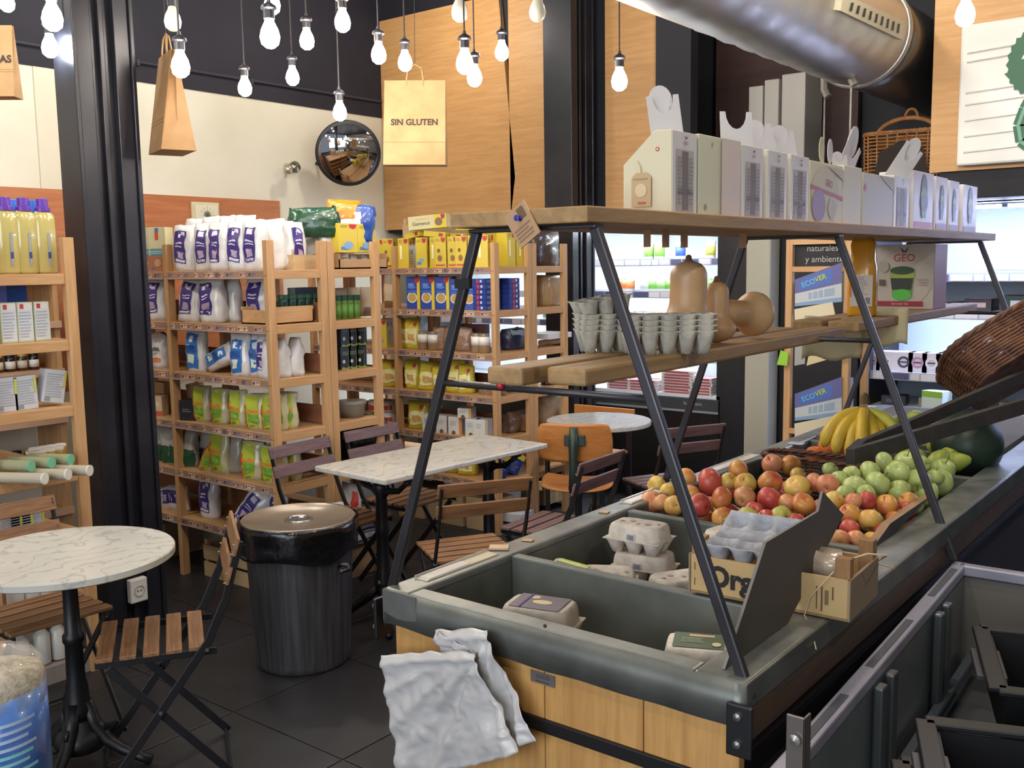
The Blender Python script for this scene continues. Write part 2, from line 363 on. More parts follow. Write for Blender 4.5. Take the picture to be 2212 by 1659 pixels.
MB().lathe([(rm-.004,-.012),(rm+.006,-.008),(rm+.008,.004),(rm-.002,.008)], M('#1d1c1e', .4), 48, T=Tm).build('rim', o, smooth=True)
MB().lathe([(.001,-.03),(rm*.9,-.012)], M('#2a282a', .5), 32, T=Tm).build('back_shell', o, smooth=True)
MB().tube([(-.02,0,-.02),(-.18,0,-.05),(XW-mp.x,0,-.05)], .014, M('#2a282a', .4)).build('bracket', o)
tag(o, 'round convex security mirror with black rim on the cream wall', 'mirror')
# ---- spiral duct
dx, dz, dr = -1.834, 2.802, .255
DUCT = M('#aeaba4', .38, .75, 'cloud', '#c4c1ba', 3, .06); o = empty('spiral_duct', (dx, 0, dz))
b_ = MB(); n, mm = 40, 96; vs = []; fs = []
for j in range(mm+1):
    y = .6+(5.3-.6)*j/mm
    for k in range(n):
        t = 2*math.pi*k/n; ph = (y*5.2-t/(2*math.pi)) % 1; rr = dr+(.007 if ph < .14 else 0)
        vs.append((rr*math.cos(t), y, rr*math.sin(t)))
for j in range(mm):
    for k in range(n): fs.append((j*n+k, j*n+(k+1) % n, (j+1)*n+(k+1) % n, (j+1)*n+k))
b_.add(vs, fs, DUCT).build('duct_tube', o, smooth=True)
Ty = Matrix.Rotation(R(-90), 4, 'X')
MB().lathe([(dr,5.28),(dr+.012,5.285),(dr+.012,5.31),(dr,5.315)], DUCT, 40, T=Ty).build('seam_ring', o, smooth=True)
MB().lathe([(dr*.99,5.3),(dr*.985,5.5),(dr*.96,6.88)], M('#6f6d68', .35, .8), 40, T=Ty).build('end_section', o, smooth=True)
tag(o, 'silver spiral ventilation duct under the dark ceiling', 'duct')
v0 = Vector((-1.474-dx, 4.0, 2.667-dz)); o2 = empty('air_vent', (dx, 0, dz))
va, vb, vc, vd = [Vector(p)-Vector((dx,0,dz)) for p in ((-1.62,3.45,2.995),(-1.615,4.35,2.985),(-1.575,4.35,2.83),(-1.58,3.45,2.84))]
def duct_pt(px, py):
    d = ray(px, py); d2 = Vector((d.x, d.z)); q = Vector((-dx, EYE-dz)); A = d2.dot(d2); B = 2*q.dot(d2); C_ = q.dot(q)-(dr+.012)**2
    t = (-B-math.sqrt(max(0, B*B-4*A*C_)))/(2*A); p = CAM+d*t; return p-Vector((dx,0,dz))
cs = [duct_pt(*p) for p in ((1812,-14),(1945,45),(1942,86),(1806,22))]
nn = (cs[1]-cs[0]).cross(cs[3]-cs[0]).normalized(); nn = nn if nn.dot(CAM-Vector((dx,4,dz))) > 0 else -nn
def Q(u, v, o_=0): return cs[0]*(1-u)*(1-v)+cs[1]*u*(1-v)+cs[2]*u*v+cs[3]*(1-u)*v+nn*o_
b_ = MB(); vw = M('#d9d2b4', .5)
b_.add([Q(0,0,-.03),Q(1,0,-.03),Q(1,1,-.03),Q(0,1,-.03),Q(0,0,.02),Q(1,0,.02),Q(1,1,.02),Q(0,1,.02)], [(0,3,2,1),(4,5,6,7),(0,1,5,4),(1,2,6,5),(2,3,7,6),(3,0,4,7)], vw).build('frame', o2)
for i in range(9):
    u = .12+.095*i; MB().add([Q(u,.28,.021),Q(u+.028,.24,.021),Q(u+.02,.74,.021),Q(u-.012,.78,.021),Q(u,.28,.025),Q(u+.028,.24,.025),Q(u+.02,.74,.025),Q(u-.012,.78,.025)], [(0,3,2,1),(4,5,6,7),(0,1,5,4),(1,2,6,5),(2,3,7,6),(3,0,4,7)], M('#3b3934', .6)).build('louvre', o2)
tag(o2, 'cream rectangular air vent with dark slots on the silver duct', 'vent')
# hangers, pipe, grey cabinets in the recess
o = empty('duct_hanger', (-2.03, 5.35, 0))
MB().tube([(0,0,2.64),(0,0,2.56),(.02,0,2.52)], .025, M('#8b857c', .4, .5)).build('clamp', o); MB().tube([(0,0,2.56),(.0,0,2.1)], .006, M('#77736c', .4, .6)).build('rod', o)
o2 = copy_tree(o); o2.location = (-1.8, 5.1, 0); reg(o, 'grey steel clamp and thin rod', 'duct hanger', 'hanging below the duct'); reg(o2, 'grey steel clamp and thin rod', 'duct hanger', 'hanging below the duct')
for i, (x, w, h) in enumerate(((-2.86, .1, 2.80), (-2.75, .1, 2.83), (-2.60, .16, 2.85))):
    o = MB().box(-w/2, w/2, 0, .3, 0, h-1.95, M('#a9a69f', .5)).build('tall_panel', bevel=.006, loc=(x, 6.3, 1.95)); reg(o, 'tall pale grey board', 'board', 'standing in the dark recess above the cold cabinet')
# floor-standing dark partition right of fridge one, pale post
struct(MB().box(-2.9, -2.66, 5.9, 6.6, 0, 1.95, M('#16161b', .5)).build('wall_partition'))
o = struct(MB().box(-2.66, -2.5, 5.75, 5.9, 0, 1.95, M('#a8a595', .6)).build('trim_6', bevel=.01))
struct(MB().box(-2.52, -2.02, 5.92, 6.6, 0, 1.95, M('#17171c', .5)).build('wall_partition'))
# right-hand veneer panel and the white sheet sign
struct(MB().box(-1.545, .8, 5.6, 5.64, 2.10, 4.2, VEN).build('wall_panel'))
struct(MB().box(-1.5, .8, 5.62, 5.9, 1.955, 2.10, NAVYD).build('trim_7'))
o = empty('sheet_metal_sign', (0, 5.57, 0)); SW = M('#e4e1da', .25, .1, coat=.5)
MB().box(-1.40, -.75, -.02, .01, 2.12, 2.83, SW).build('sheet', o, bevel=.012)
for i, z in enumerate((2.70,2.655,2.5,2.44,2.36,2.28,2.20)):
    MB().tube([(-1.365, -.022, z-.012), (-1.1, -.022, z), (-.78, -.022, z+.01)], .006, SW).build('ridge', o)
gr = M('#2f6146', .5); gm = M('#6fa08a', .5); b_ = MB(); Ts = Matrix(((1,0,0,.045),(0,0,-1,-.03),(0,1,0,0),(0,0,0,1)))
pts = []
for k in range(22):
    t = math.pi*(.5+k/21*.95); rr = .15+(.016 if k % 2 else 0); pts.append((-1.10+rr*math.cos(t)*.75, 2.60+rr*math.sin(t)))
b_.add([(x, z, 0) for x, z in pts]+[(-1.06,2.5,0),(-1.02,2.75,0)], [tuple(range(len(pts)+2))], gr, Ts)
b_.add([(-1.23,2.56,.001),(-1.12,2.585,.001),(-1.03,2.56,.001),(-1.08,2.46,.001),(-1.17,2.49,.001)], [(0,1,2,3,4)], gr, Ts)
def ribbon(pts, w, m, z):
    for i in range(len(pts)-1):
        (a, b), (c_, d_) = pts[i], pts[i+1]; L_ = math.hypot(c_-a, d_-b); nx, ny = -(d_-b)/L_*w/2, (c_-a)/L_*w/2
        b_.add([(a-nx,b-ny,z),(c_-nx,d_-ny,z),(c_+nx,d_+ny,z),(a+nx,b+ny,z)], [(0,1,2,3)], m, Ts)
ribbon([(-1.12,2.5),(-1.10,2.44),(-1.13,2.38),(-1.155,2.30),(-1.14,2.22),(-1.07,2.16)], .05, gr, .002)
ribbon([(-1.12,2.5),(-1.10,2.44),(-1.13,2.38),(-1.155,2.30),(-1.14,2.22),(-1.07,2.16)], .016, gm, .003)
ribbon([(-1.15,2.62),(-1.13,2.66),(-1.09,2.67)], .008, M('#dfe6dd', .5), .003)
b_.build('green_emblem', o, fix=False)
tag(o, 'white ribbed metal sign with part of a green emblem on the wood panel', 'sign')
# ================================================================== BULBS AND CORDS
def make_bulb(lit, cool=False):
    o = empty('pendant_bulb')
    mb = MB().lathe([(.013,.0),(.017,-.016),(.029,-.040),(.034,-.063),(.029,-.086),(.014,-.099),(.0005,-.102)], M('#fff1e0' if not cool else '#e8f2ff', .4, emit=BULB_E) if lit else M('#d8d2c2', .3, coat=.3), 18)
    mb.build('bulb', o, smooth=True)
    MB().lathe([(.006,.062),(.008,.05),(.024,.04),(.028,.03),(.019,.024),(.019,-.004),(.014,-.006)], M('#2b2930', .45), 14).build('socket', o)
    MB().tube([(0,0,.06),(0,0,1.9)], .0035, M('#2a2326', .6), 6).build('cord', o)
    return o
BULB_E = 140
BL = [(15,6,35,1),(113,40,47,1),(108,103,38,2),(390,143,43,1),(588,10,38,1),(583,78,46,2),(663,88,35,1),(740,48,38,1),(632,167,31,2),(529,190,33,1),(734,243,33,1),(818,118,36,1),
      (875,135,34,1),(1004,137,41,1),(1025,167,36,1),(1084,113,33,2),(1338,175,38,1),(2085,32,44,1),(373,45,34,0),(993,25,34,0),(1161,25,30,0)]
for px, py, s, k in BL:
    D = {0: 3.9}.get(k, .066*FOC/(s-4)); D = min(D, 5.0); p = dep(px, py, D); p.z += .06
    o = proto('bulb%d' % k, lambda: make_bulb(k > 0, k == 2)); place(o, p, rz=random.random()*6)
    for ch in o.children:
        if ch.name.startswith('cord'): ch.scale = (1, 1, (4.2-p.z-.06)/1.84); ch.location.z = .06-.06*ch.scale.z
    reg(o, {0: 'unlit white pendant bulb on a dark cord', 1: 'glowing warm bulb on a dark cord', 2: 'glowing cool white bulb on a dark cord'}[k], 'light bulb', 'under the dark ceiling')
# ================================================================== HANGING PAPER BAGS
def paper_bag(w, d, h, txt=None, cord=.9):
    o = empty('paper_bag'); g = d*.32; mb = MB(); t = .016
    B = [(-w/2,-d/2,0),(w/2,-d/2,0),(w/2,d/2,0),(-w/2,d/2,0)]; Tp = [(-w/2+.004,-t/2,h),(w/2-.004,-t/2,h),(w/2-.004,t/2,h),(-w/2+.004,t/2,h)]
    gl, gr_ = (-w/2+g*.1,0,h*.28), (w/2-g*.1,0,h*.28); gl2, gr2 = (-w/2+.035,0,h-.002), (w/2-.035,0,h-.002)
    v = B+Tp+[gl, gr_, gl2, gr2]
    mb.add(v, [(3,2,1,0),(0,1,5,4),(2,3,7,6),(1,2,9),(0,8,3),(1,9,11,5),(9,2,6,11),(0,4,10,8),(8,10,7,3)], PAPER)
    body = mb.build('bag_body', o, fix=False, solid=.0012)
    md = body.modifiers.new('w', 'BEVEL'); md.width = .002
    fo = MB(); fc = M('#9a7048', .8)
    for z in (.12, .06+d*.5): fo.box(-w/2*(1-.0), w/2, -.0016-d/2*(1-z/h)-t/2*(z/h), -.0002-d/2*(1-z/h)-t/2*(z/h), z, z+.0016, fc)
    fo.build('fold_line', o)
    for s in (-1, 1):
        y = s*(t/2+.002); MB().tube([(-.045,y,h-.03),(-.045,y,h+.01),(-.035,y*.5,h+.065),(0,0,h+.085),(.035,y*.5,h+.065),(.045,y,h+.01),(.045,y,h-.03)], .0035, M('#b98f5c', .7), 6).build('handle', o, smooth=True)
    MB().tube([(0,0,h+.085),(0,0,h+.085+cord)], .0018, M('#3a3230', .7), 5).build('hanging_string', o)
    if txt:
        a = math.atan2(d/2-t/2, h); T = Matrix.Translation((txt[2], -(d/2)*(1-txt[1])-t/2*txt[1]-.003, h*txt[1])) @ Matrix.Rotation(R(90)-a, 4, 'X')
        mb = MB(); mb.text(txt[0], txt[3], M('#2e231a', .7), T, .035); mb.build('lettering', o, fix=False)
    return o
p = dep(898, 358, 5.38); o = paper_bag(.338, .12, .452, ('SIN GLUTEN', .50, 0, .046)); place(o, p, rz=R(36), ry=R(1)); tag(o, 'brown paper bag lettered SIN GLUTEN hanging before the wood panels', 'paper bag')
p = dep(372, 330, 4.4); o = paper_bag(.25, .15, .43, cord=1.0); place(o, p, rz=R(-20)); tag(o, 'brown paper bag seen edge-on hanging right of the black column', 'paper bag')
p = dep(-18, 212, 4.5); o = paper_bag(.24, .10, .32, ('VERDURAS', .52, .0, .046), cord=.9); place(o, p, rz=R(42)); tag(o, 'brown paper bag cut by the frame, lettering ending in RAS', 'paper bag')
# ================================================================== PINE RACKS
Z = {1: .324, 2: .587, 3: .849, 4: 1.111, 5: 1.373, 6: 1.635}
POSTM = MB().box(0, .032, 0, .044, 0, 1.776, PINE['z']).build('post', bevel=.003); bpy.data.objects.remove(POSTM)
BOLT = M('#1c1613', .4, .6)
_meshes = {}
def shared(key, maker, name, parent, loc=(0,0,0)):
    if key not in _meshes:
        o = maker().build(name, bevel=.002); _meshes[key] = o.data
        o.parent = parent; o.location = loc; return o
    o = bpy.data.objects.new(name, _meshes[key]); COL.objects.link(o); o.parent = parent; o.location = loc
    md = o.modifiers.new('b', 'BEVEL'); md.width = .002; md.segments = 2; md.limit_method = 'ANGLE'; return o
def rail_mesh(L_, seed):
    rnd = random.Random(seed); mb = MB().box(0, L_, -.004, 0, 0, .034, M('#9b7d6c', .25, coat=.6)).box(0, L_, -.007, -.004, -.002, .003, M('#b7a698', .2, coat=.5)); x = .02
    while x < L_-.06:
        w = rnd.choice((.03, .045, .06)); c = rnd.choice(('#c9a186', '#6f6266', '#b99583', '#8d7a78', '#d3b49a'))
        mb.box(x, x+w, -.005, -.004, .006, .029, M(c, .5)); mb.box(x+w*.1, x+w*.35, -.0056, -.005, .011, .024, M('#5e3b36', .6)); mb.box(x+w*.5, x+w*.9, -.0056, -.005, .02, .024, M('#5d5360', .6)); x += w+rnd.choice((.004, .02, .05))
    return mb
def rack(label, posts, yf, dp, front=-1, levels=(1,2,3,4,5,6), backs=(), rails=True):
    o = empty('pine_rack', (0, 0, 0))
    for i, x in enumerate(posts):
        for k, y in enumerate((yf, yf+dp-.044)):
            def mk():
                mb = MB().box(0, .032, 0, .044, 0, 1.776, PINE['z'])
                for z in Z.values():
                    for dx in (.009, .023): mb.add([(dx+.003*math.cos(a*1.05), -.0006, z-.025+.003*math.sin(a*1.05)) for a in range(6)], [tuple(range(6))], BOLT)
                return mb
            shared('post', mk, 'post', o, (x, y, 0))
        for l in levels: shared(('rung', dp), lambda: MB().box(.004, .028, .044, dp-.044, 0, .042, PINE['y']), 'rung', o, (x, yf, Z[l]-.042))
    for i in range(len(posts)-1):
        x0, x1 = posts[i]+.032, posts[i+1]; L_ = x1-x0
        for l in levels:
            s = shared(('shelf', round(L_, 2), dp), lambda: MB().box(0, L_, .004, dp-.004, -.018, 0, PINE['x']).box(.0, L_, .004, .022, -.042, -.018, PINE['x']).box(0, L_, dp-.022, dp-.004, -.042, -.018, PINE['x']), 'shelf', o, (x0, yf, Z[l]))
            if rails:
                key = ('rail', round(L_, 2), l % 3, front)
                y = .002 if front < 0 else dp
                if key not in _meshes: r = rail_mesh(L_, l*7).build('price_rail', s); _meshes[key] = r.data
                else: r = bpy.data.objects.new('price_rail', _meshes[key]); COL.objects.link(r); r.parent = s
                r.location = (0 if front < 0 else L_, y, -.037); r.rotation_euler = (0, 0, 0 if front < 0 else math.pi)
            if l in backs: shared(('back', round(L_, 2)), lambda: MB().box(0, L_, 0, .01, .01, .10, M('#7a4b34', .6, 0, 'woodx', '#8f5f42', 5)), 'back_board', s, (0, dp-.03, 0))
    tag(o, label, 'shelf rack'); return o
rack('pine shelf rack of white flour bags behind the waste bin', [-5.44, -4.64, -3.812], 2.955, .37, backs=(1,2,3,4,5))
rack('pine shelf rack backing onto the flour rack, spice jars on its end', [-5.44, -4.64, -3.812], 3.328, .36, front=1, rails=False)
rack('pine shelf rack of yellow and blue boxes behind the rectangular marble table', [-5.38, -4.555, -3.732], 4.55, .37, backs=(2,3))
rack('pine shelf rack with brown bread and crackers beside the cold cabinet', [-5.38, -4.555, -3.732], 4.925, .38, front=1, rails=False)
rack('pine shelf rack of soap bottles and boxes left of the black column', [-4.66, -3.812], 1.6, .42, rails=False)
WA = 'on the flour rack'
# ---- product makers
MKR['yb'] = lambda v: K_yel(.075, .13, .19, v)
PUR = '#3c2c72'
def P_flour(lean=0, seed=0, w=.125, d=.085, h=.24, col=PUR, hi='#cdc8de'):
    return pouch('flour_bag', w, d, h, PLASTW, [(-.72,.3,.18,.86,col),(-.38,.12,.72,.83,hi),(-.6,.2,.20,.25,hi),(-.5,.15,.58,.61,hi),(-.5,.1,.52,.545,hi),(-.4,.1,.28,.42,'#a592a8')], seed, rough=.009, top=.2)
def P_plain(seed=0, w=.11, d=.07, h=.2): return pouch('plain_bag', w, d, h, PLASTW, None, seed, rough=.009, top=.15)
def P_blue(seed=0, w=.12, d=.08, h=.21): return pouch('blue_label_bag', w, d, h, PLASTW, [(-.75,.4,.08,.86,'#2f6db5'),(-.45,.0,.66,.8,'#dfe7ee'),(-.6,0,.2,.4,'#cfd8c4'),(-.7,.2,.45,.6,'#1f4f94')], seed, rough=.009, top=.2)
def P_green(seed=0, w=.105, d=.07, h=.185): return pouch('yellow_green_bag', w, d, h, M('#c9c49b', .3, 0, 'cloud', '#b9b58f', 15, .3, coat=.3), [(-.9,.35,.05,.95,'#a9b52f'),(-.92,-.75,.05,.7,'#cc4a2c'),(-.7,.3,.48,.56,'#cc7f35'),(-.6,.3,.2,.45,'#6f9a35'),(-.5,0,.06,.13,'#8a7430')], seed, rough=.01, top=.3)
def P_yellow(seed=0, w=.12, d=.07, h=.2): return pouch('yellow_bag', w, d, h, M('#cabb3f', .3, 0, 'cloud', '#bfab30', 15, .3, coat=.3), [(-.75,.6,.18,.66,'#e2dba0'),(.2,.6,.74,.88,'#b53a3a'),(-.5,.3,.3,.5,'#c29a55')], seed, rough=.01, top=.2)
def K_pasta(): return carton('pasta_box', .095, .05, .205, M('#2c489c', .4), {'f': [('r',.78,1,.0,1,'#d9c233'),('d',.42,.36,.36,'#dcd9c8'),('d',.42,.36,.29,'#b99652'),('r',.1,.75,.50,.58,'#3a62b8'),('p',[(.62,1),(.98,1),(.95,.86),(.78,.80),(.62,.86)],'#b33038'),('d',.4,.68,.28,'#4f7cc8',.35),('l',.15,.6,.72,.8,2,'#aebbe0')], 'r': [('r',0,1,0,1,'#d9c233')]})
def K_yel(w=.085, d=.14, h=.2, b=0):
    fr = [('p',[(.55,.97),(.95,.97),(.92,.86),(.75,.8),(.57,.86)],'#b3303a'),('l',.1,.5,.84,.94,2,'#8a7a30')]
    fr += [[('d',.45,.3,.2,'#8a6238',1.3),('d',.35,.55,.12,'#7a4a28',1.4),('r',.1,.9,.05,.1,'#c04038')],[('r',.1,.5,.1,.2,'#5580b0'),('d',.5,.25,.25,'#7da3cc',.6)],[('r',.0,1,.0,.12,'#cdb32a'),('r',.2,.4,.3,.75,'#f0e8b0')]][b]
    return carton('yellow_box', w, d, h, M('#cdb73c', .4), {'f': fr, 'r': [('l',.1,.7,.1,.6,6,'#a8962e'),('r',.15,.3,.75,.9,'#b3404a'),('r',.55,.7,.75,.9,'#b3404a'),('r',.3,.45,.45,.6,'#7a6d28')]})
def mkjar(key, *a, **k): return proto(key, lambda: jar(*a, **k))
def put(o, px, Y, z, desc, cat, where, rz=0, rx=0, ry=0, dy=0, hz=.1, s=1, g=None):
    if cat in ('flour bag','pasta box','food bag','box','jar','carton','food pack') and abs(ry) < 1 and z > .3 and 'banner' not in desc and 'flat' not in desc: rz += .38
    x = xat(px, Y, z+hz); place(o, (x, Y+dy, z), rz, rx, ry, s); return reg(o, desc, cat, where, g)
def fr(tag_, mk, pxs, Y, z, desc, cat, where, **k):
    MKR.setdefault(tag_, mk)
    for i, px in enumerate(pxs):
        kw = dict(k)
        if isinstance(px, tuple): px, kw2 = px; kw.update(kw2)
        v = kw.pop('var', i % 3)
        o = proto((tag_, v), lambda: mk(v)); put(o, px, Y, z, desc, cat, where, **kw)
YA = 2.975
# flour rack, bay beside the bin
D = 'purple-labelled white flour bag'
fr('flour', lambda v: P_flour(seed=v), [(403, dict(rz=.06)), (444, dict(dy=.01)), (478, dict(rz=-.05)), (519, dict(rz=.03)), (553, dict(rz=-.04))], YA+.05, Z[6], D, 'flour bag', 'in front on the flour rack top')
fr('flour', lambda v: P_flour(seed=v), [425, 462, 500, 532], YA+.17, Z[6]+.001, D, 'flour bag', 'behind on the flour rack top', hz=.2, s=(1, 1, 1.16))
fr('plainb', lambda v: P_plain(v, .15, .09, .25), [(552, dict(rz=.1)), (600, dict(rz=1.3, ry=-.06))], YA+.2, Z[6], 'tall unlabelled white flour bag', 'flour bag', 'on the flour rack top', hz=.2)
fr('flour', lambda v: P_flour(seed=v), [(636, dict(rz=1.35, ry=0))], YA+.27, Z[6], D, 'flour bag', 'at the end behind the post, flour rack top')
fr('flour2', lambda v: P_flour(seed=v+5, w=.145, d=.1, h=.235), [(413, dict(ry=.14)), (462, dict(ry=-.04)), (528, dict(ry=0, dy=.1))], YA+.06, Z[5], D, 'flour bag', 'on the flour rack second shelf')
fr('plainb', lambda v: P_plain(v, .15, .09, .25), [(497, dict(var=1))], YA+.15, Z[5], 'unlabelled white flour bag', 'flour bag', 'on the flour rack second shelf', s=.9)
fr('blue', lambda v: P_blue(v), [(428, dict(s=(1, 1, 1.12))), (523, dict(rz=-.1)), (545, dict(dy=.05, rz=.1))], YA+.06, Z[4], 'white bag with blue label', 'flour bag', 'on the flour rack third shelf')
put(P_blue(3, .1, .08, .2), 455, YA+.08, Z[4]+.04, 'white bag with blue label lying on its side', 'flour bag', 'on the flour rack third shelf', ry=1.15)
fr('flour', lambda v: P_flour(seed=v), [(577, dict(s=(.8, .9, .85)))], YA+.06, Z[4], D, 'flour bag', 'on the flour rack third shelf')
o = None
for px, yy, ry in ((612, 3.02, 0), (628, 3.09, 0), (648, 3.17, .08)):
    o = proto(('side', 0), lambda: P_plain(2, .07, .09, .19)); place(o, (-3.87, yy, Z[4]), rz=.2, rx=-ry); reg(o, 'slim white bag', 'flour bag', 'at the flour rack end, third shelf')
fr('green', lambda v: P_green(v), [440, 478, 518, (557, dict(s=(1.2, 1, .95))), 588], YA+.06, Z[3], 'yellow and green flour bag', 'flour bag', 'on the flour rack fourth shelf')
for i, yy in enumerate((3.06, 3.12)):
    o = proto(('green', i), lambda: P_green(i)); place(o, (-3.88, yy, Z[3]), rz=.9); reg(o, 'yellow and green flour bag', 'flour bag', 'at the flour rack end, fourth shelf')
put(carton('dark_box', .09, .08, .11, M('#191a20', .4), {'f': [('l',.2,.8,.4,.6,2,'#6f6f78')]}), 412, YA+.05, Z[3], 'small black box', 'box', 'on the flour rack fourth shelf beside yellow bags')
put(carton('tilted_card', .12, .003, .09, M('#a5876a', .7), None), 418, YA+.1, Z[3]+.1, 'loose brown card', 'card', 'leaning above the black box, flour rack', ry=-.2)
fr('green', lambda v: P_green(v), [(446, dict(ry=.5, var=1)), (478, dict(var=2, s=(1.1, 1, 1.25))), (548, dict(var=1, s=(1.2, 1.1, 1.05))), (588, dict(var=0))], YA+.06, Z[2], 'yellow and green flour bag', 'flour bag', 'on the flour rack fifth shelf')
fr('gplain', lambda v: pouch('beige_bag', .11, .07, .2, M('#a9a293', .35, coat=.3), None, v, rough=.01, top=.25), [(497, dict(dy=.03)), (565, dict(dy=.04))], YA+.08, Z[2], 'clear bag of beige flour', 'flour bag', 'on the flour rack fifth shelf')
fr('seaweed', lambda v: pouch('green_foot_bag', .1, .07, .2, M('#b5b0a5', .3, coat=.3), [(-.95,.95,.03,.5,'#1d4a2c')], v, rough=.009, top=.2), [(380, dict(ry=.2)), 410, (425, dict(dy=.08)), (445, dict(dy=.12))], YA+.06, Z[2], 'clear bag with dark green foot', 'food bag', 'on the flour rack fifth shelf')
for i, yy in enumerate((3.02, 3.1)):
    o = proto(('green', i), lambda: P_green(i)); place(o, (-3.88, yy+.03, Z[2]), rz=.5, s=(1, .9, .95)); reg(o, 'yellow and green flour bag', 'flour bag', 'at the flour rack end, fifth shelf')
fr('flour', lambda v: P_flour(seed=v), [(455, dict(s=(.9, 1, .95))), (520, dict(ry=.65, s=(1, 1, .95))), (570, dict(dy=.05, ry=.3, s=.8))], YA+.07, Z[1], D, 'flour bag', 'on the flour rack bottom shelf')
o = P_flour(seed=8, w=.14); put(o, 352, YA+.08, Z[1]+.045, 'white flour bag lying flat', 'flour bag', 'on the bottom shelf beside the column', ry=1.45)
for i, (px, rz, zz) in enumerate(((640, .3, 0), (668, 1.0, .05), (655, -.6, .1), (690, .2, 0))):
    o = proto(('plainb', 1), lambda: None); put(o, px, 3.12, Z[1]+.05+zz*.5, 'crumpled white bag', 'bag', 'piled at the flour rack end, bottom shelf', ry=1.4, rz=rz, s=.72)
# bay seen right of the column
fr('bread', lambda v: carton('bread_box', .105, .07, .235, M('#ccc39a', .5), {'f': [('r',0,1,0,.36,'#a9714c'),('r',.08,.9,.36,.52,'#4a8fa0'),('r',.4,.6,.72,.93,'#c4502e'),('r',.42,.62,.9,.98,'#3f6fae'),('r',.1,.3,.05,.1,'#3f6fae'),('l',.1,.85,.4,.48,2,'#d6cfb0'),('d',.5,.2,.2,'#c99a72')]}), [322, 349], YA+.05, Z[6], 'cream and blue bread-mix box', 'box', 'beside the black column, flour rack top')
fr('flour2', lambda v: None, [(318, dict(var=2)), (345, dict(var=0))], YA+.06, Z[5], D, 'flour bag', 'beside the black column, second shelf')
put(pouch('printed_bag', .16, .1, .19, PLASTW, [(.1,.8,.18,.3,'#d07a4e'),(-.7,-.3,.12,.2,'#cfcf4e'),(-.8,.6,.42,.44,'#8c8f8c'),(0,.8,.5,.6,'#6f7078')], 4, rough=.012, top=.3), 345, YA+.08, Z[4], 'white bag with small orange print', 'bag', 'beside the black column, third shelf')
fr('smallc', lambda v: carton('small_carton', .06, .06, .11, M('#c6ae8a', .5), {'f': [('r',0,1,0,.25,'#b5553a'),('d',.5,.6,.25,'#d9cba8')]}), [330, 346], YA+.05, Z[3], 'small beige carton with red foot', 'box', 'beside the black column, fourth shelf')
put(carton('paper_bag_small', .1, .05, .17, PAPER, None), 352, YA+.14, Z[3], 'small brown paper bag', 'bag', 'beside the black column, fourth shelf')
fr('seaweed', lambda v: None, [(345, dict(var=0)), (368, dict(var=1))], YA+.06, Z[2], 'clear bag with dark green foot', 'food bag', 'beside the black column, fifth shelf')
put(P_yellow(6, .12, .07, .17), 330, YA+.08, Z[2], 'dull yellow food bag', 'food bag', 'beside the black column, fifth shelf')
# under the rack
def crate(w, d, h, n=2, m=M('#b59b72', .65, 0, 'woodx', '#c7ae86', 6, .1)):
    o = empty('wooden_crate'); sh_ = h/n
    for i in range(n):
        for s in (-1, 1):
            MB().box(-w/2, w/2, -.004, .004, 0, sh_*.82, m).build('slat', o, loc=(0, s*d/2, i*sh_)); MB().box(-.004, .004, -d/2, d/2, 0, sh_*.82, m).build('slat', o, loc=(s*w/2, 0, i*sh_))
    for a in (-1, 1):
        for b in (-1, 1): MB().box(-.012, .012, -.012, .012, 0, h+.012, m).build('corner_post', o, loc=(a*(w/2-.016), b*(d/2-.016), 0))
    MB().box(-w/2, w/2, -d/2, d/2, 0, .006, m).build('base', o); return o
tag(place(crate(.5, .32, .19), (-4.27, 3.19, 0)), 'pale slatted wooden crate on the floor under the flour rack', 'crate')
for i, (px, w, h) in enumerate(((372, .25, .2), (335, .3, .16))):
    put(carton('cardboard_box', w, .25, h, M('#8e7256', .8, 0, 'cloud', '#7d644b', 8, .1), {'f': [('r',.0,1,.9,.93,'#6d5640')]}), px, 3.2, 0, 'plain cardboard box', 'box', 'on the floor under the flour rack, beside the column')
# ---- rack backing onto it: goods seen through the ladder end
XE = -3.90
def side(o, px, z, desc, cat, where, x=XE, rz=math.pi/2, hz=.08, s=1, rx=0, ry=0):
    place(o, (x, yat(px, x, z+hz), z), rz, rx, ry, s); return reg(o, desc, cat, where)
WB = 'behind the flour rack end'
for i, px in enumerate((738, 778)): side(proto('kyb', lambda: K_yel(.13, .1, .15, 1)), px, Z[6]+.085, 'pale yellow box with blue animal', 'box', WB)
side(proto('kya', lambda: K_yel(.085, .14, .2, 0)), 716, Z[6]+.05, 'yellow box with red emblem', 'box', WB, x=-4.0)
tr = MB().box(-.17, .17, -.1, .1, 0, .008, CARD).box(-.17, .17, -.1, -.095, 0, .05, CARD).box(-.17, .17, .095, .1, 0, .08, CARD).box(-.17, -.165, -.1, .1, 0, .08, CARD).box(.165, .17, -.1, .1, 0, .08, CARD).build('cardboard_tray'); side(tr, 758, Z[6]+.0, 'cardboard tray of small wrapped packs', 'tray', WB, hz=.02)
for i, px in enumerate((722, 742, 762, 782)):
    side(proto(('sweet', 0), lambda: pouch('small_pack', .05, .035, .07, M('#c9c9c8', .25, coat=.4), None, 3, rough=.005, top=.3)), px, Z[6]+.009, 'small white wrapped pack', 'food pack', 'in the cardboard tray', ry=.3*(i % 2), s=.95)
for i, px in enumerate((727, 741, 755, 769)):
    side(mkjar('spice', 'spice_jar', .022, .125, M('#5c7a33', .3), M('#174a34', .4), .2, (.1, .8, M('#63933e', .5)), 1.0), px, Z[5], 'slim green spice jar with dark green cap', 'spice jar', WB)
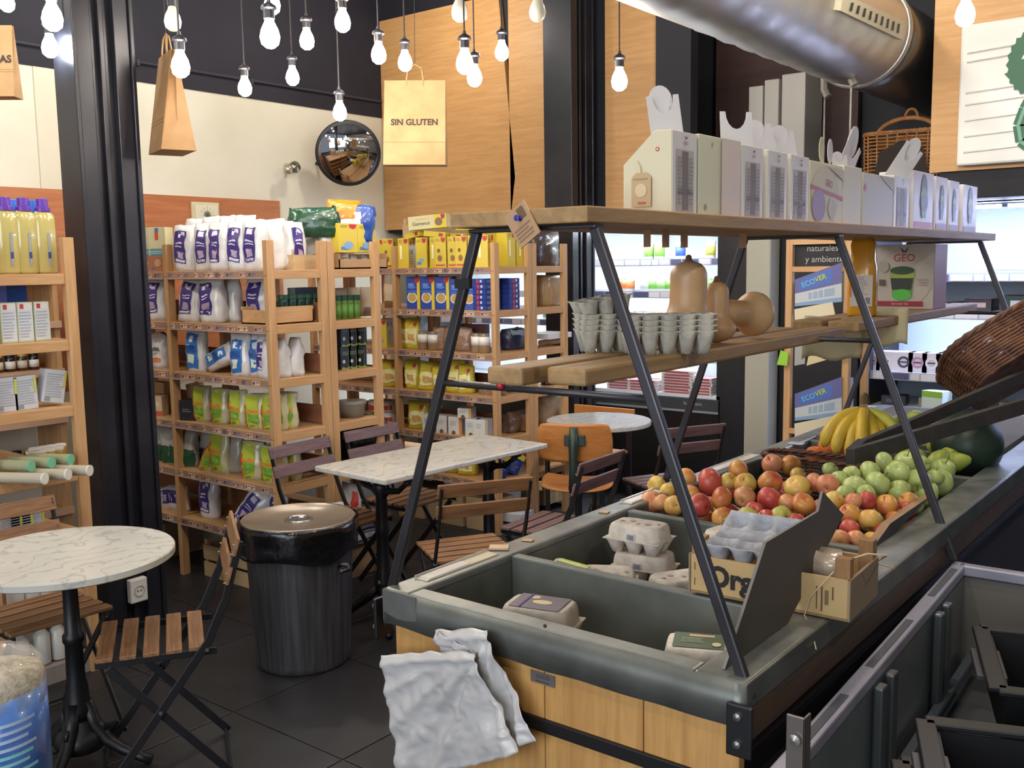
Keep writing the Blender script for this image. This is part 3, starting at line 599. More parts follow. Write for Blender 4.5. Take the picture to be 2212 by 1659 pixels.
for i, px in enumerate((735, 762, 790)):
    side(proto(('beigep', 0), lambda: pouch('beige_packet', .09, .05, .16, M('#cbb797', .5), [(-.8,.8,.0,.3,'#7a5a3c')], 2, rough=.006, top=.3)), px, Z[5]+.001, 'beige packet with brown foot', 'food pack', WB, x=-4.02, hz=.12)
for r_ in range(2):
    for i, px in enumerate((733, 750, 767)):
        side(proto('darkc', lambda: carton('dark_carton', .075, .1, .118, M('#20272b', .4), {'f': [('d',.3,.35,.13,'#c9cfcb'),('p',[(0,0),(1,0),(.8,.12),(.5,.05),(.2,.12)],'#8aa04a'),('l',.15,.8,.62,.8,3,'#7c8a80'),('r',.7,.75,.1,.9,'#5d7a52')]})), px, Z[4]+.12*r_, 'dark carton with green edge', 'carton', 'stacked %s behind the flour rack end' % ('above' if r_ else 'below'), x=-3.92)
o = MB().lathe([(.062,0),(.072,.06),(.076,.068),(.080,.075),(.078,.088),(.06,.09)], M('#8f8a80', .35, alpha=.8), 24).build('plastic_tub', smooth=True); side(o, 760, Z[3]+.0, 'round translucent plastic tub with lid', 'tub', WB)
o = pouch('black_bin_bag', .3, .3, .26, M('#0d0d10', .25, 0, 'cloud', '#15151a', 30, .6, coat=.5), None, 9, rough=.02, top=.5); side(o, 776, Z[2]+.0, 'bulging shiny black plastic sack', 'bag', WB, x=-3.95)
for i, zz in enumerate((0, .055)):
    o = pouch('folded_towel', .3, .2, .055, M('#bfc0c6', .8), [(-.9,.9,.3,.5,'#2a2f45')], i, rough=.006, top=.9); side(o, 768, Z[1]+zz-.15, 'white towel with a dark stripe', 'towel', 'stacked low behind the flour rack end')
side(pouch('red_white_bag', .16, .1, .17, M('#d9d5d0', .4), [(-.3,.3,.2,.8,'#c23b28')], 2, rough=.01, top=.5), 745, Z[1]+.0, 'white bag with a red patch', 'bag', WB, ry=.3)
reg(MB().box(-3.95, -3.82, 3.4, 3.66, 0, .15, CARD).build('cardboard_box'), 'low cardboard box', 'box', 'under the towels behind the flour rack end')
# flour rack end, green tins in a wooden tray
tr = MB().box(-.12,.12,-.13,.13,0,.01,PINE['x']).box(-.12,.12,-.13,-.12,0,.07,PINE['y']).box(-.12,.12,.12,.13,0,.07,PINE['y']).box(.11,.12,-.13,.13,0,.085,PINE['y']).box(-.12,-.11,-.13,.13,0,.085,PINE['y']).build('wooden_tray', bevel=.002); place(tr, (-3.95, 3.14, Z[5])); tag(tr, 'small pine tray of green tins at the flour rack end', 'tray')
for i, px in enumerate((612, 630, 648, 664, 680)):
    side(mkjar('tin', 'green_tin', .026, .13, M('#1e3d33', .35, .3), M('#24503f', .4), .15, None, 1.0), px, Z[5]+.011, 'small dark green tin', 'tin', 'in the pine tray at the flour rack end', x=-3.88)
side(carton('striped_box', .16, .06, .17, M('#8d9391', .4), {'f': [('r',0,1,.75,1,'#1d2a2a'),('r',.1,.3,.0,.7,'#b9bfc0'),('r',.5,.7,.0,.7,'#c9cecd')]}), 655, Z[5]+.0, 'grey and black striped carton', 'carton', 'behind the green tins, flour rack end', x=-4.05, hz=.15)
side(crate(.3, .1, .09, 1), 668, Z[6]+.0, 'small pine crate', 'crate', 'at the flour rack end, top shelf', x=-3.93)
# sacks on top
for i, (px, rz, ry_) in enumerate(((655, .4, 1.4), (690, 1.2, 1.3))):
    put(proto(('plainb', 2), lambda: None), px, 3.45, Z[6]+.09+.05*i, 'white sack lying down', 'sack', 'on top behind the flour rack', rz=rz, ry=ry_)
put(pouch('green_pack', .26, .1, .15, M('#173a28', .25, 0, 'cloud', '#214c35', 18, .5, coat=.5), None, 3, rough=.018, top=.45), 678, 3.42, 1.80, 'shiny dark green pack', 'food pack', 'on top of the white sacks', rz=.35, hz=.02)
put(pouch('orange_pack', .2, .1, .2, M('#cf6f10', .3, 0, 'cloud', '#dd8a1a', 12, .4, coat=.4), [(-.7,.8,.02,.22,'#e2dfd2')], 5, rough=.014, top=.5), 740, 3.6, 1.79, 'big orange pack with white foot', 'food pack', 'on top behind the flour rack', rz=.5, ry=.08, hz=.02)
put(pouch('blue_pack', .13, .08, .19, M('#1f3f8c', .3, 0, 'cloud', '#2c529c', 12, .3, coat=.4), [(-.9,-.2,.05,.8,'#cfd8e8')], 6, rough=.012, top=.4), 778, 3.66, 1.78, 'blue pack', 'food pack', 'on top beside the orange pack', rz=.5, ry=.15, hz=.02)
for px in (): put(proto(('plainb', 0), lambda: None), px, 3.5, Z[6]+.07, 'white sack lying down', 'sack', 'on top behind the flour rack', rz=.8, ry=1.4, s=.75)
# ---- yellow and blue rack
YC = 4.57; WC = 'on the yellow rack top shelf'
for i, (px, v, dy) in enumerate(((880, 2, 0), (918, 1, 0), (936, 2, .05), (958, 0, 0), (981, 0, .02), (1004, 0, 0), (1026, 1, .02), (1048, 2, 0))):
    put(proto(('yb', v), lambda: K_yel(.075, .13, .19, v)), px, YC+.08, Z[6], 'yellow box with a red emblem', 'box', WC, dy=dy, rz=random.uniform(-.05, .05))
for i, (px, v) in enumerate(((900, 0), (945, 1), (970, 2), (992, 0), (1020, 0))):
    put(proto(('yb', v), lambda: None), px, YC+.23, Z[6]+.0, 'yellow box standing behind', 'box', WC, s=(1, 1, 1.12))
for i, (px, ww) in enumerate(((903, .15), (1015, .18), (945, .14))):
    o = proto('ylie', lambda: carton('flat_yellow_box', .15, .1, .035, M('#cdbb48', .4), {'f': [('r',.7,.9,.2,.8,'#b3403a')], 't': [('d',.5,.5,.2,'#a8763c')]})); put(o, px, YC+.12, Z[6]+.192+.035*(i == 1), 'flat yellow box laid across the others', 'box', WC, rz=.2*i-.1, ry=(-.15, 0, .1)[i], hz=.02)
put(carton('cream_banner_box', .26, .07, .085, M('#d9cf9a', .45), {'f': [('r',.68,1,0,1,'#dcc83c'),('t','Gamenut',.34,.42,.38,'#35564a'),('d',.8,.45,.1,'#8a6a4a'),('p',[(.86,.98),(.97,.98),(.96,.7),(.91,.6),(.87,.7)],'#b23a50'),('l',.2,.55,.7,.78,1,'#c98a70')]}), 928, YC+.1, Z[6]+.245, 'long cream and yellow box lettered Gamenut', 'box', 'on top of the yellow boxes', ry=-.07, hz=.03)
o = crate(.45, .2, .14, 1); put(o, 945, 4.98, Z[6]+.18, 'pale wooden crate', 'crate', 'behind the cream banner box, above the yellow rack', hz=.05)
for i, px in enumerate((1062, 1082, 1100)):
    x = (-3.86, -3.80, -3.80)[i]; o = proto(('yb', 2), lambda: None); place(o, (x, 4.66+.1*i, Z[6]), rz=math.pi/2 if i else 0, s=(1.1, 1, 1.12)); reg(o, 'tall yellow box', 'box', 'at the yellow rack end, top shelf')
for i, px in enumerate((896, 927, 958, 987, 1016)):
    put(proto('pasta', K_pasta), px, YC+.04, Z[5], 'blue pasta box with a bowl', 'pasta box', 'on the yellow rack second shelf', s=(1, 1, .93 if i > 2 else 1), dy=.01*(i > 2), rz=.03*(i-2)*.5)
for i, px in enumerate((912, 945, 975)): put(proto('pasta', K_pasta), px, YC+.17, Z[5], 'blue pasta box standing behind', 'pasta box', 'on the yellow rack second shelf')
for j, (x, y, rz) in enumerate(((-3.83, 4.63, 0), (-3.80, 4.78, math.pi/2))):
    for i in range(6):
        o = proto('flatp', lambda: carton('flat_blue_box', .1, .14, .031, M('#263c86', .4), {'f': [('r',.3,.5,.1,.9,'#a83a44'),('r',.6,.75,.3,.8,'#c9c6d6')], 'r': [('r',.75,.9,.1,.9,'#a83a44'),('l',.1,.6,.2,.8,2,'#8390c0')]})); place(o, (x, y, Z[5]+.032*i), rz=rz+random.uniform(-.04, .04)); reg(o, 'flat blue box, %s from bottom,' % ORD[i], 'box', '%s stack at the yellow rack end' % ('front', 'rear')[j])
put(P_yellow(0, .11, .07, .2), 893, YC+.06, Z[4], 'tall yellow bag', 'food bag', 'on the yellow rack third shelf')
put(P_yellow(1, .12, .07, .19), 868, YC+.1, Z[4], 'tilted yellow bag', 'food bag', 'behind the post, yellow rack third shelf', ry=.3)
for i, px in enumerate((914, 936, 1030, 1046)): put(mkjar('wj', 'labelled_jar', .036, .12, M('#8a7255', .25, coat=.5), M('#9a8c78', .4, .4), .12, (.45, .95, M('#e2ded6', .6)), .85), px, YC+.05, Z[4], 'glass jar with a white label', 'jar', 'on the yellow rack third shelf')
for i, px in enumerate((955, 978, 1002)): put(proto(('grain', i), lambda: pouch('grain_bag', .12, .08, .15, M('#7d6350', .3, 0, 'cloud', '#96785e', 60, .5, coat=.5), None, i, rough=.012, top=.3)), px, YC+.09, Z[4], 'clear bag of brown grain', 'food bag', 'on the yellow rack third shelf')
put(carton('dark_red_box', .2, .1, .1, M('#5e1f22', .5), None), 1020, YC+.22, Z[4]+.06, 'dark red box', 'box', 'behind the jars on the yellow rack')
fr('yel', lambda v: P_yellow(v), [(892, dict(s=(.9, 1, .95))), (925, dict(s=(1.2, 1, .9), ry=.12)), (958, dict(s=(1.2, 1.1, .8))), (982, dict(s=(1.1, 1, 1))), (1008, dict(s=(.9, 1, .9)))], YC+.07, Z[3], 'crinkled yellow bag', 'food bag', 'on the yellow rack fourth shelf')
for i, px in enumerate((1040, 1058)): put(proto(('grain', i), lambda: None), px, YC+.1, Z[3]+.02, 'clear bag of brown grain', 'food bag', 'on the yellow rack fourth shelf', ry=1.4, s=.8)
fr('yel', lambda v: None, [(905, dict(var=1))], YC+.07, Z[2], 'crinkled yellow bag', 'food bag', 'on the yellow rack fifth shelf')
for i, (px, c, zz) in enumerate(((932, '#8fb84a', 0), (962, '#7a5a48', 0), (988, '#d08a4a', .0), (1008, '#d8a04a', .09), (1025, '#c86a98', 0), (1044, '#b5a58a', 0))):
    o = carton('white_carton', .09, .1, .11 if not zz else .06, M('#cfcdc8', .5), {'f': [('r',.8,1,0,1,c),('d',.4,.1,.15,'#6d5038'),('l',.15,.6,.5,.8,3,'#a8a6a2')]}); put(o, px, YC+.07, Z[2]+(.112 if zz else 0), 'white carton with a coloured edge', 'carton', 'on the yellow rack fifth shelf')
fr('yel', lambda v: None, [(975, dict(var=0)), (1010, dict(var=2))], YC+.08, Z[1]+.0, 'yellow bag', 'food bag', 'on the yellow rack bottom shelf, under the marble table')
for i, (px, ry_) in enumerate(((955, 0), (990, 0), (1085, .5), (1108, .55))):
    o = proto(('byb', 0), lambda: carton('blue_yellow_pack', .1, .06, .17, M('#24387e', .4), {'f': [('r',.0,1,.6,.8,'#d5bf32'),('r',.55,.85,.82,.97,'#b3343c'),('l',.1,.8,.1,.5,5,'#7c89bb')], 'r': [('r',0,1,.6,.8,'#d5bf32')]})); 
    if i < 2: put(o, px, YC+.12, Z[1], 'blue and yellow pack', 'box', 'on the yellow rack bottom shelf')
    else: place(o, (-3.8, 4.66+.12*(i-2), Z[1]+.02), rz=1.2, ry=ry_); reg(o, 'leaning blue and yellow pack', 'box', 'at the yellow rack end, bottom shelf')
for i, (px, w) in enumerate(((915, .2), (985, .3), (1060, .22))): put(carton('cardboard_box', w, .22, .2, M('#a38a68', .8), {'f': [('r',.1,.9,.8,.84,'#7d6548')]}), px, YC+.12, 0, 'cardboard box', 'box', 'on the floor under the yellow rack')
put(carton('blue_white_box', .3, .15, .12, M('#c7c7c9', .5), {'f': [('r',0,1,.4,.55,'#232a50'),('r',.1,.4,.6,.9,'#3a55a0')]}), 1095, 4.72, .0, 'white box with a dark blue band', 'box', 'on the floor at the yellow rack end', rz=.1)
# left bay of that rack, between the posts
put(proto(('yb', 2), lambda: None), 828, YC+.07, Z[6], 'yellow box', 'box', 'yellow rack left bay, top'); put(proto(('yb', 0), lambda: None), 846, YC+.07, Z[6], 'yellow box', 'box', 'yellow rack left bay, top')
put(proto(('beigep', 0), lambda: None), 843, YC+.06, Z[5], 'beige packet with brown foot', 'food pack', 'yellow rack left bay')
put(proto(('yb', 1), lambda: None), 832, YC+.07, Z[4], 'yellow box', 'box', 'yellow rack left bay, third shelf')
for px in (828, 846): put(proto(('yel', 1), lambda: None), px, YC+.07, Z[3], 'yellow bag', 'food bag', 'yellow rack left bay, fourth shelf')
for zz in (0, .08): put(pouch('red_white_pack', .2, .12, .08, M('#cfcac4', .5), [(-.9,.9,.2,.6,'#b8442e')], 3, rough=.008, top=.8), 826, YC+.1, Z[2]+zz, 'white pack with a red band', 'food pack', 'yellow rack left bay, fifth shelf')
# ---- end of the yellow rack and the rack behind it
XF = -3.84; WD = 'at the end of the rack beside the cold cabinet'
o = pouch('dark_bread_loaf', .3, .13, .26, M('#3c2d28', .3, 0, 'cloud', '#54443a', 12, .6, coat=.7), None, 2, rough=.014, top=.8); side(o, 1172, Z[6], 'clear-wrapped dark rye bread pile', 'bread', WD, x=XF)
o = pouch('cracker_bundle', .26, .14, .2, M('#9b7a4e', .3, 0, 'woodz', '#b8976a', 20, .3, coat=.6), None, 3, rough=.006, top=.85); side(o, 1186, Z[5], 'clear pack of stacked crispbread', 'food pack', WD, x=XF)
o = carton('white_paper_stack', .26, .2, .035, M('#dfe0e6', .4), None); side(o, 1184, Z[4]+.05, 'white paper pad', 'paper pad', WD, x=XF); o = MB().tube([(-.11,0,.0),(.11,0,.0)], .02, M('#b9996a', .6), 12).tube([(.1,0,0),(.13,0,0)], .023, BLACK, 12).build('paper_roll', smooth=False); side(o, 1188, Z[4]+.022, 'beige roll with a black cap', 'roll', WD, x=XF)
side(pouch('dark_red_pack', .17, .1, .1, M('#4a1a20', .3, coat=.5), None, 4, rough=.012, top=.5), 1190, Z[3], 'dark red pack', 'food pack', WD, x=XF)
side(pouch('crinkled_paper_sack', .24, .14, .25, M('#a58f72', .7, 0, 'cloud', '#8d785d', 20, .6), None, 7, rough=.02, top=.7), 1185, Z[2], 'crinkled beige paper sack', 'sack', WD, x=XF)
side(pouch('brown_sack', .2, .14, .13, M('#6b5140', .5, 0, 'cloud', '#5a4234', 20, .5, coat=.3), None, 8, rough=.02, top=.6), 1112, Z[2], 'brown plastic-wrapped loaf', 'bread', 'at the yellow rack end, fifth shelf', x=-3.84)
side(pouch('clear_wrap', .2, .14, .07, M('#97897c', .2, 0, 'cloud', '#b0a396', 20, .5, coat=.6), None, 9, rough=.012, top=.8), 1110, Z[3], 'crumpled clear wrap', 'plastic wrap', 'at the yellow rack end, fourth shelf', x=-3.84)
side(pouch('dark_blue_pack', .2, .12, .13, M('#1d2340', .35, 0, 'cloud', '#39415e', 10, .4, coat=.5), [(-.8,.8,.7,.95,'#9ab0c8')], 5, rough=.012, top=.7), 1108, Z[4], 'dark blue pack', 'food pack', 'at the yellow rack end, third shelf', x=-3.86)
for i, (px, zz, w) in enumerate(((1180, .0, .3), (1178, .2, .26))): side(crate(.3, .2, .12, 1), px, [.05, Z[1]][i], 'low pale crate', 'crate', 'behind the plywood chair, %s' % ('lower', 'upper')[i], x=-3.9)
# ---- soap and boxes rack (left)
XS = -3.86
def bottle_(c, cc):
    o = MB().lathe([(.040,0),(.046,.01),(.047,.21),(.042,.232),(.026,.245),(.022,.25)], M('#b8ab69', .18, coat=.8), 24, fn=lambda p, t: Vector((p.x*(1 if abs(p.x) < .99 else 1), p.y*.72, p.z))).build('bottle_body', smooth=True)
    r = empty('soap_bottle'); o.parent = r
    MB().lathe([(.029,.243),(.029,.258),(.022,.262),(.021,.292),(.016,.294)], M(c, .4), 20).build('cap', r, smooth=False)
    MB().box(-.004,.004,-.0355,-.0345,.03,.16,M('#8f96a0',.4)).box(-.005,.005,-.0362,-.0355,.06,.085,M('#2d3b86',.4)).build('label', r); return r
SB = 'on the left rack top shelf'
for i, (px, c) in enumerate(((14, 'p'), (54, 'p'), (95, 'p'))):
    side(proto('sbp', lambda: bottle_('#5d2f9c', 0)), px, Z[6], 'pale yellow soap bottle with purple cap', 'bottle', SB, x=XS-.02, hz=.15)
for i, px in enumerate((34, 76)): side(proto('sbb', lambda: bottle_('#3168c8', 0)), px, Z[6], 'pale yellow bottle with blue cap', 'bottle', 'behind on left rack top shelf', x=XS-.13, hz=.15)
for px in (14, 50, 86): side(proto('medbox', lambda: carton('medicine_box', .062, .04, .155, M('#b7bf96', .5), {'f': [('r',.05,.95,.04,.98,'#c9cdd2'),('r',.05,.95,.82,.98,'#dcdad6'),('r',.18,.42,.83,.95,'#b5432c'),('l',.1,.85,.1,.78,9,'#a3a8b0')], 'r': [('l',.2,.8,.1,.9,8,'#a3a8a0')]})), px, Z[5], 'green and white red-flower box', 'box', 'on the left rack second shelf', x=XS)
side(carton('blue_box', .08, .06, .22, M('#1d4a98', .4), {'f': [('l',.2,.8,.2,.35,2,'#6c92c8')]}), 28, Z[5], 'tall blue box', 'box', 'behind the flower boxes, left rack', x=XS-.12, hz=.2)
for i, (px, ry_) in enumerate(((6, .0), (50, .03), (104, -.2))): side(proto('backbox', lambda: carton('white_back_box', .085, .05, .125, M('#c3c6cc', .5), {'f': [('l',.1,.9,.15,.9,10,'#a0a4ac'),('r',.1,.35,.04,.16,'#8a8f96'),('r',.86,.97,.5,.95,'#c2c75a')]})), px, Z[4]+(.015 if i == 2 else 0), 'white box seen from its printed back', 'box', 'on the left rack third shelf', x=XS, ry=-ry_, s=(1.05, 1, 1.05))
for i, (px, c) in enumerate(((10, 0), (62, 0), (110, 0))):
    o = proto('ctube', lambda: MB().tube([(0,0,0),(0,-.2,0)], .021, M('#b5ad98', .5), 16).tube([(0,-.2,0),(0,-.207,0)], .022, M('#d6d1c4', .4), 16).build('rice_cake_tube', smooth=False)); place(o, (XS+.05, yat(px-18, XS+.05, Z[3]), Z[3]+.022), rz=math.pi/2+.5); reg(o, 'beige tube with white end lying down', 'tube', 'on the left rack fourth shelf')
for i, px in enumerate((-15, 30, 72)):
    o = proto('gtube', lambda: MB().tube([(0,0,0),(0,-.18,0)], .021, M('#9a9a78', .5), 16).tube([(0,-.18,0),(0,-.187,0)], .022, M('#6fae8c', .4), 16).build('rice_cake_tube', smooth=False)); place(o, (XS-.02, yat(px, XS, Z[3]), Z[3]+.062), rz=math.pi/2+.45); reg(o, 'beige tube with green end lying down', 'tube', 'on the left rack fourth shelf')
for r_ in range(2):
    for i, px in enumerate((70, 88, 106, 124)): side(mkjar('whj', 'yellow_jar', .025, .07, M('#b38f2c', .3, coat=.5), M('#e4e2dc', .4), .12, None, .95), px+6*r_, Z[3], 'small yellow jar with white lid', 'jar', 'left rack fourth shelf, %s row' % ('front', 'rear')[r_], x=XS-.12-.07*r_, hz=.05)
for i, px in enumerate((18, 42, 66)): side(proto('backbox', lambda: None), px, Z[2], 'white and yellow box', 'box', 'on the left rack fifth shelf', x=XS)
for i, px in enumerate((32, 66, 95, 128)): side(proto('wbot', lambda: jar('white_bottle', .032, .16, M('#cbc8c0', .35), M('#d4d2cc', .4), .12, None, .5, cn='cap')), px, Z[1], 'white round bottle', 'bottle', 'on the left rack bottom shelf', x=XS)
for i, px in enumerate((45, 90, 125)): side(proto('wbot', lambda: None), px, .075, 'white round bottle', 'bottle', 'on the floor board under the left rack', x=XS)
tag(MB().box(-4.62, -3.80, 1.62, 2.0, 0, .07, M('#8a8078', .7)).build('plinth_board'), 'low grey plinth board on the floor under the left rack', 'board')
o = empty('clip_strip', (xat(178, 2.42, 1.4), 2.42, 1.2)); MB().box(-.06,.06,0,.003,-.05,.62,M('#c9c4b8',.4)).build('strip', o); MB().box(-.01,.01,.003,.02,-1.2,.62,PINE['z']).build('pole', o)
for i in range(6): MB().box(-.055,.055,-.018,0,.02+.1*i-.05,.10+.1*i-.05,M(('#8aa04a','#c9b36a','#7fae4a','#b98a4a')[i % 4],.45)).build('snack_pack', o)
tag(o, 'pole strip of green and yellow snack packs between the left rack and the column', 'snack strip')
# wall shelf with jars, along the cream wall
o = empty('wall_shelf_unit', (-5.95, 1.2, 0))
for y in (0, .85, 1.67): MB().box(0,.3,y,y+.03,0,1.8,PINE['z']).build('upright', o)
for z in (.25,.52,.80,1.08,1.36,1.62): s = MB().box(0,.32,0,1.7,z-.02,z,PINE['y']).build('shelf', o); MB().box(.32,.325,0,1.7,z-.04,z,M('#c9a186',.5)).build('price_rail', s)
tag(o, 'pine shelf unit along the cream wall seen through the left rack', 'shelf rack')
rn = random.Random(4)
for zi, z in enumerate((.52,.80,1.08,1.36)):
    for i in range(13):
        k = rn.choice((0,1,2,3)); y = 1.95+.068*i
        o = proto(('fj', k), lambda: jar('food_jar', .028, .1, M(('#3a2218','#7a5a1e','#1d1a1c','#a8441c')[k], .3, coat=.5), M(('#c2a24a','#b9b5ae','#1a1a1c','#c2a24a')[k], .35, .3), .15, (.2,.7,M(('#c9c2b4','#2a2622','#d8d6d0','#d0482a')[k],.5)), .9)); place(o, (-5.72, y, z)); reg(o, ('brown jar with gold lid','ochre jar with grey lid','black jar with white label','orange jar with gold lid')[k], 'jar', 'on the wall shelf, %s level' % ORD[zi])
# ================================================================== PRODUCE STAND (zinc-lined counter)
XL, XR, YF, YE, ZT = -1.57, -.69, 1.515, 5.0, .92
st = empty('produce_stand')
rimw = .075; db = .66
def rimbar(x0, x1, y0, y1): return MB().box(x0, x1, y0, y1, ZT-.022, ZT, ZINCT)
rimbar(XL, XL+rimw, YF, YE).build('zinc_rim', st, bevel=.006); rimbar(XR-.10, XR, YF, YE).build('zinc_rim', st, bevel=.006)
rimbar(XL+rimw, XR-.10, YF, YF+.05).build('zinc_rim', st, bevel=.006); rimbar(XL+rimw, XR-.10, YE-.05, YE).build('zinc_rim', st, bevel=.006)
DIV = [1.885, 2.44, 3.46, 3.86]
for y in DIV:
    MB().box(XL+rimw, XR-.10, y, y+.03, db, ZT-.004, ZINCV).build('divider', st, bevel=.005)
b_ = MB(); xi0, xi1 = XL+rimw, XR-.10
b_.box(xi0-.004, xi0, YF+.05, YE-.05, db, ZT-.02, ZINCV).box(xi1, xi1+.004, YF+.05, YE-.05, db, ZT-.02, ZINCV).box(xi0, xi1, YF+.046, YF+.05, db, ZT-.02, ZINCV).box(xi0, xi1, YE-.05, YE-.046, db, ZT-.02, ZINCV).box(xi0, xi1, YF+.05, YE-.05, db-.01, db, ZINCV)
b_.build('zinc_liner', st)
# folded zinc apron with uneven lower edge
def apron(p0, p1, n=40, seed=0):
    mb = MB(); p0, p1 = Vector(p0), Vector(p1); d = p1-p0; nn = Vector((d.y, -d.x, 0)).normalized(); vs = []
    for i in range(n+1):
        t = i/n; p = p0+d*t; zb = .838+.004*noise.noise(Vector((t*9+seed, 0, 0)))
        vs += [p+nn*.0+Vector((0,0,ZT-.002)), p+nn*(.004+.003*noise.noise(Vector((t*6, seed, 1))))+Vector((0,0,zb)), p-nn*.004+Vector((0,0,zb))]
    return mb.add(vs, [(3*i+k, 3*i+3+k, 3*i+4+k, 3*i+1+k) for i in range(n) for k in (0, 1)], ZINC)
apron((XL,YF,0),(XR,YF,0)).build('zinc_apron', st, fix=False, smooth=True, solid=.001)
apron((XL,YE,0),(XL,YF,0), seed=3).build('zinc_apron', st, fix=False, smooth=True, solid=.001)
zr = MB().box(XR-.01, XR+.002, YF, YE, .868, ZT-.001, ZINC).build('zinc_apron', st, bevel=.003)
MB().box(XL-.003, XL+.10, YF-.003, YF-.0005, .842, ZT-.004, ZINCT).build('corner_patch', st); 
b_ = MB()
for px, py in ((1075, 1395), (1178, 1352), (820, 1258)): p = onY(px, py, YF-.002); b_.lathe([(.004,0),(.004,.002)], M('#3d2f22', .5), 8, T=Matrix.Translation(p) @ Matrix.Rotation(R(90),4,'X'))
b_.build('nail', st)
PL = M('#b3834a', .5, 0, 'woodz', '#cfa05f', 5, .15)
xs = [XL+.02, -1.36, -1.13, -.90, XR-.015]
for i in range(4): MB().box(xs[i]+.001, xs[i+1]-.001, YF+.012, YF+.034, .36, ZT-.03, PL).build('plank', st, bevel=.0015)
ys = [YF+.04+i*.345 for i in range(11)]
for i in range(10):
    MB().box(XL+.022, XL+.04, ys[i]+.001, ys[i+1]-.001, .36, ZT-.03, PL).build('plank', st, bevel=.0015)
WB_ = M('#4a3a2d', .6, 0, 'woody', '#5b4838', 5, .15)
MB().box(XR-.03, XR-.004, YF+.036, YE, .80, .868, WB_).build('side_board', st, bevel=.002); MB().box(XR-.05, XR-.03, YF+.036, YE, .36, .80, M('#2a2320', .6, 0, 'woody', '#352c27', 5)).build('side_board', st)
for y in (YF+.006,): MB().box(XL+.01, XR-.004, y-.002, y+.008, .700, .728, BLACK).build('steel_strap', st, bevel=.002)
MB().box(XL+.008, XL+.02, YF, YE, .700, .728, BLACK).build('steel_strap', st); MB().box(XR-.03, XR-.018, YF, YE, .72, .75, BLACK).build('steel_strap', st)
for x in (XL+.06, XR-.09):
    for y in (YF+.06, 3.2, YE-.1): MB().box(x-.03, x+.03, y-.03, y+.03, 0, .36, BLACK).build('leg', st)
pl = onY(1172, 1466, YF+.01); T = Matrix.Translation((pl.x, YF+.0115, pl.z)) @ Matrix.Rotation(R(90), 4, 'X')
mb = MB().box(-.03, .03, 0, .0015, -.012, .012, M('#7c7776', .4, .5), Matrix.Translation((pl.x, YF+.0095, pl.z))); shapes(mb, T @ Matrix.Translation((-.03,-.012,.001)), .06, .024, [('t','LOCO',.5,.62,.5,'#2e2a2a'),('l',.2,.8,.1,.3,1,'#3a3535')]); mb.build('name_plate', st, fix=False)
tag(st, 'long zinc-topped pine produce stand full of fruit bins', 'produce stand')
# price rails and tags on the left rim
def rimtag(px, py, w, d, col, desc, rz=0, t=.003):
    p = at(px, py, ZT+.002); o = MB().box(-w/2, w/2, -d/2, d/2, 0, t, M(col, .4)).build('price_card', bevel=.001); place(o, (p.x, p.y, ZT+.001), rz=rz); return reg(o, desc, 'price card', 'on the left zinc rim')
for y0, y1, lab in ((1.60, 1.86, 'nearest'), (2.50, 2.70, 'by the apples'), (3.05, 3.42, 'beyond the apples')):
    o = empty('price_holder', (XL+.035, (y0+y1)/2, ZT)); L2 = (y1-y0)/2
    MB().box(-.02, .02, -L2, L2, 0, .003, M('#cfc9b4', .25, coat=.6)).build('strip', o); MB().box(-.017, .017, -L2+.01, L2*.2, .003, .0045, M('#c9c4bd', .3)).build('printed_card', o); MB().box(-.021,-.018,-L2,L2,.003,.008,M('#b9b8b4',.2,coat=.5)).build('lip', o)
    tag(o, 'clear and white price holder strip on the zinc rim, %s' % lab, 'price holder')
rimtag(1140, 1167, .03, .02, '#b99b6c', 'small tan card', .3); rimtag(1305, 1106, .03, .022, '#b99b6c', 'small tan card', .2); rimtag(1078, 1184, .05, .035, '#c7a986', 'folded tan card', .6, .006)
o = rimtag(1720, 958, .06, .05, '#aeb0bb', 'pale grey card', .1)
# ================================================================== STEEL A-FRAME SHELF
af = empty('frame_shelf')
STL = M('#3a383b', .38, .55, 'cloud', '#47454a', 6)
FY = [1.545, 2.80, 4.45]
for i, y in enumerate(FY):
    for s, (xt, xb) in enumerate(((-1.30, -1.605), (-1.015, -.672))):
        zb_ = .88 if (i == 0 and s) else .82; xb2 = xt+(xb-xt)*(1.709-zb_)/(1.709-.82)
        MB().bar((xt, y, 1.709), (xb2, y, zb_), .016, .022, STL, up=(1,0,0)).build('leg', af, bevel=.004)
        if i == 0:
            MB().box(xb-.004 if s == 0 else xb-.048, xb+.006 if s == 0 else xb+.0, y-.045 if s else y-.03, y-.037 if s else y+.02, .79, .885, BLACK).build('foot_plate', af, bevel=.003)
            b_ = MB()
            for z in (.815, .865):
                if s: b_.lathe([(.008,0),(.007,.006),(.0,.008)], M('#8a8884', .3, .8), 10, T=Matrix.Translation((xb-.025, y-.045, z)) @ Matrix.Rotation(R(90),4,'X'))
                else: b_.lathe([(.008,0),(.007,.006),(.0,.008)], M('#8a8884', .3, .8), 10, T=Matrix.Translation((xb-.004, y-.02, z)) @ Matrix.Rotation(R(-90),4,'Y'))
            b_.build('bolt', af, smooth=False)
    MB().box(-1.31, -1.005, y-.016, y+.016, 1.706, 1.714, STL).build('top_bar', af, bevel=.002)
    zr_ = 1.403+(.02 if i else 0); k = (1.709-zr_)/(1.709-.82); xa, xb = -1.30-.305*k, -1.015+.343*k
    MB().tube([(xa, y, zr_-.008), (xb, y, zr_-.008)], .0075, STL, 10).build('cross_rod', af, smooth=True)
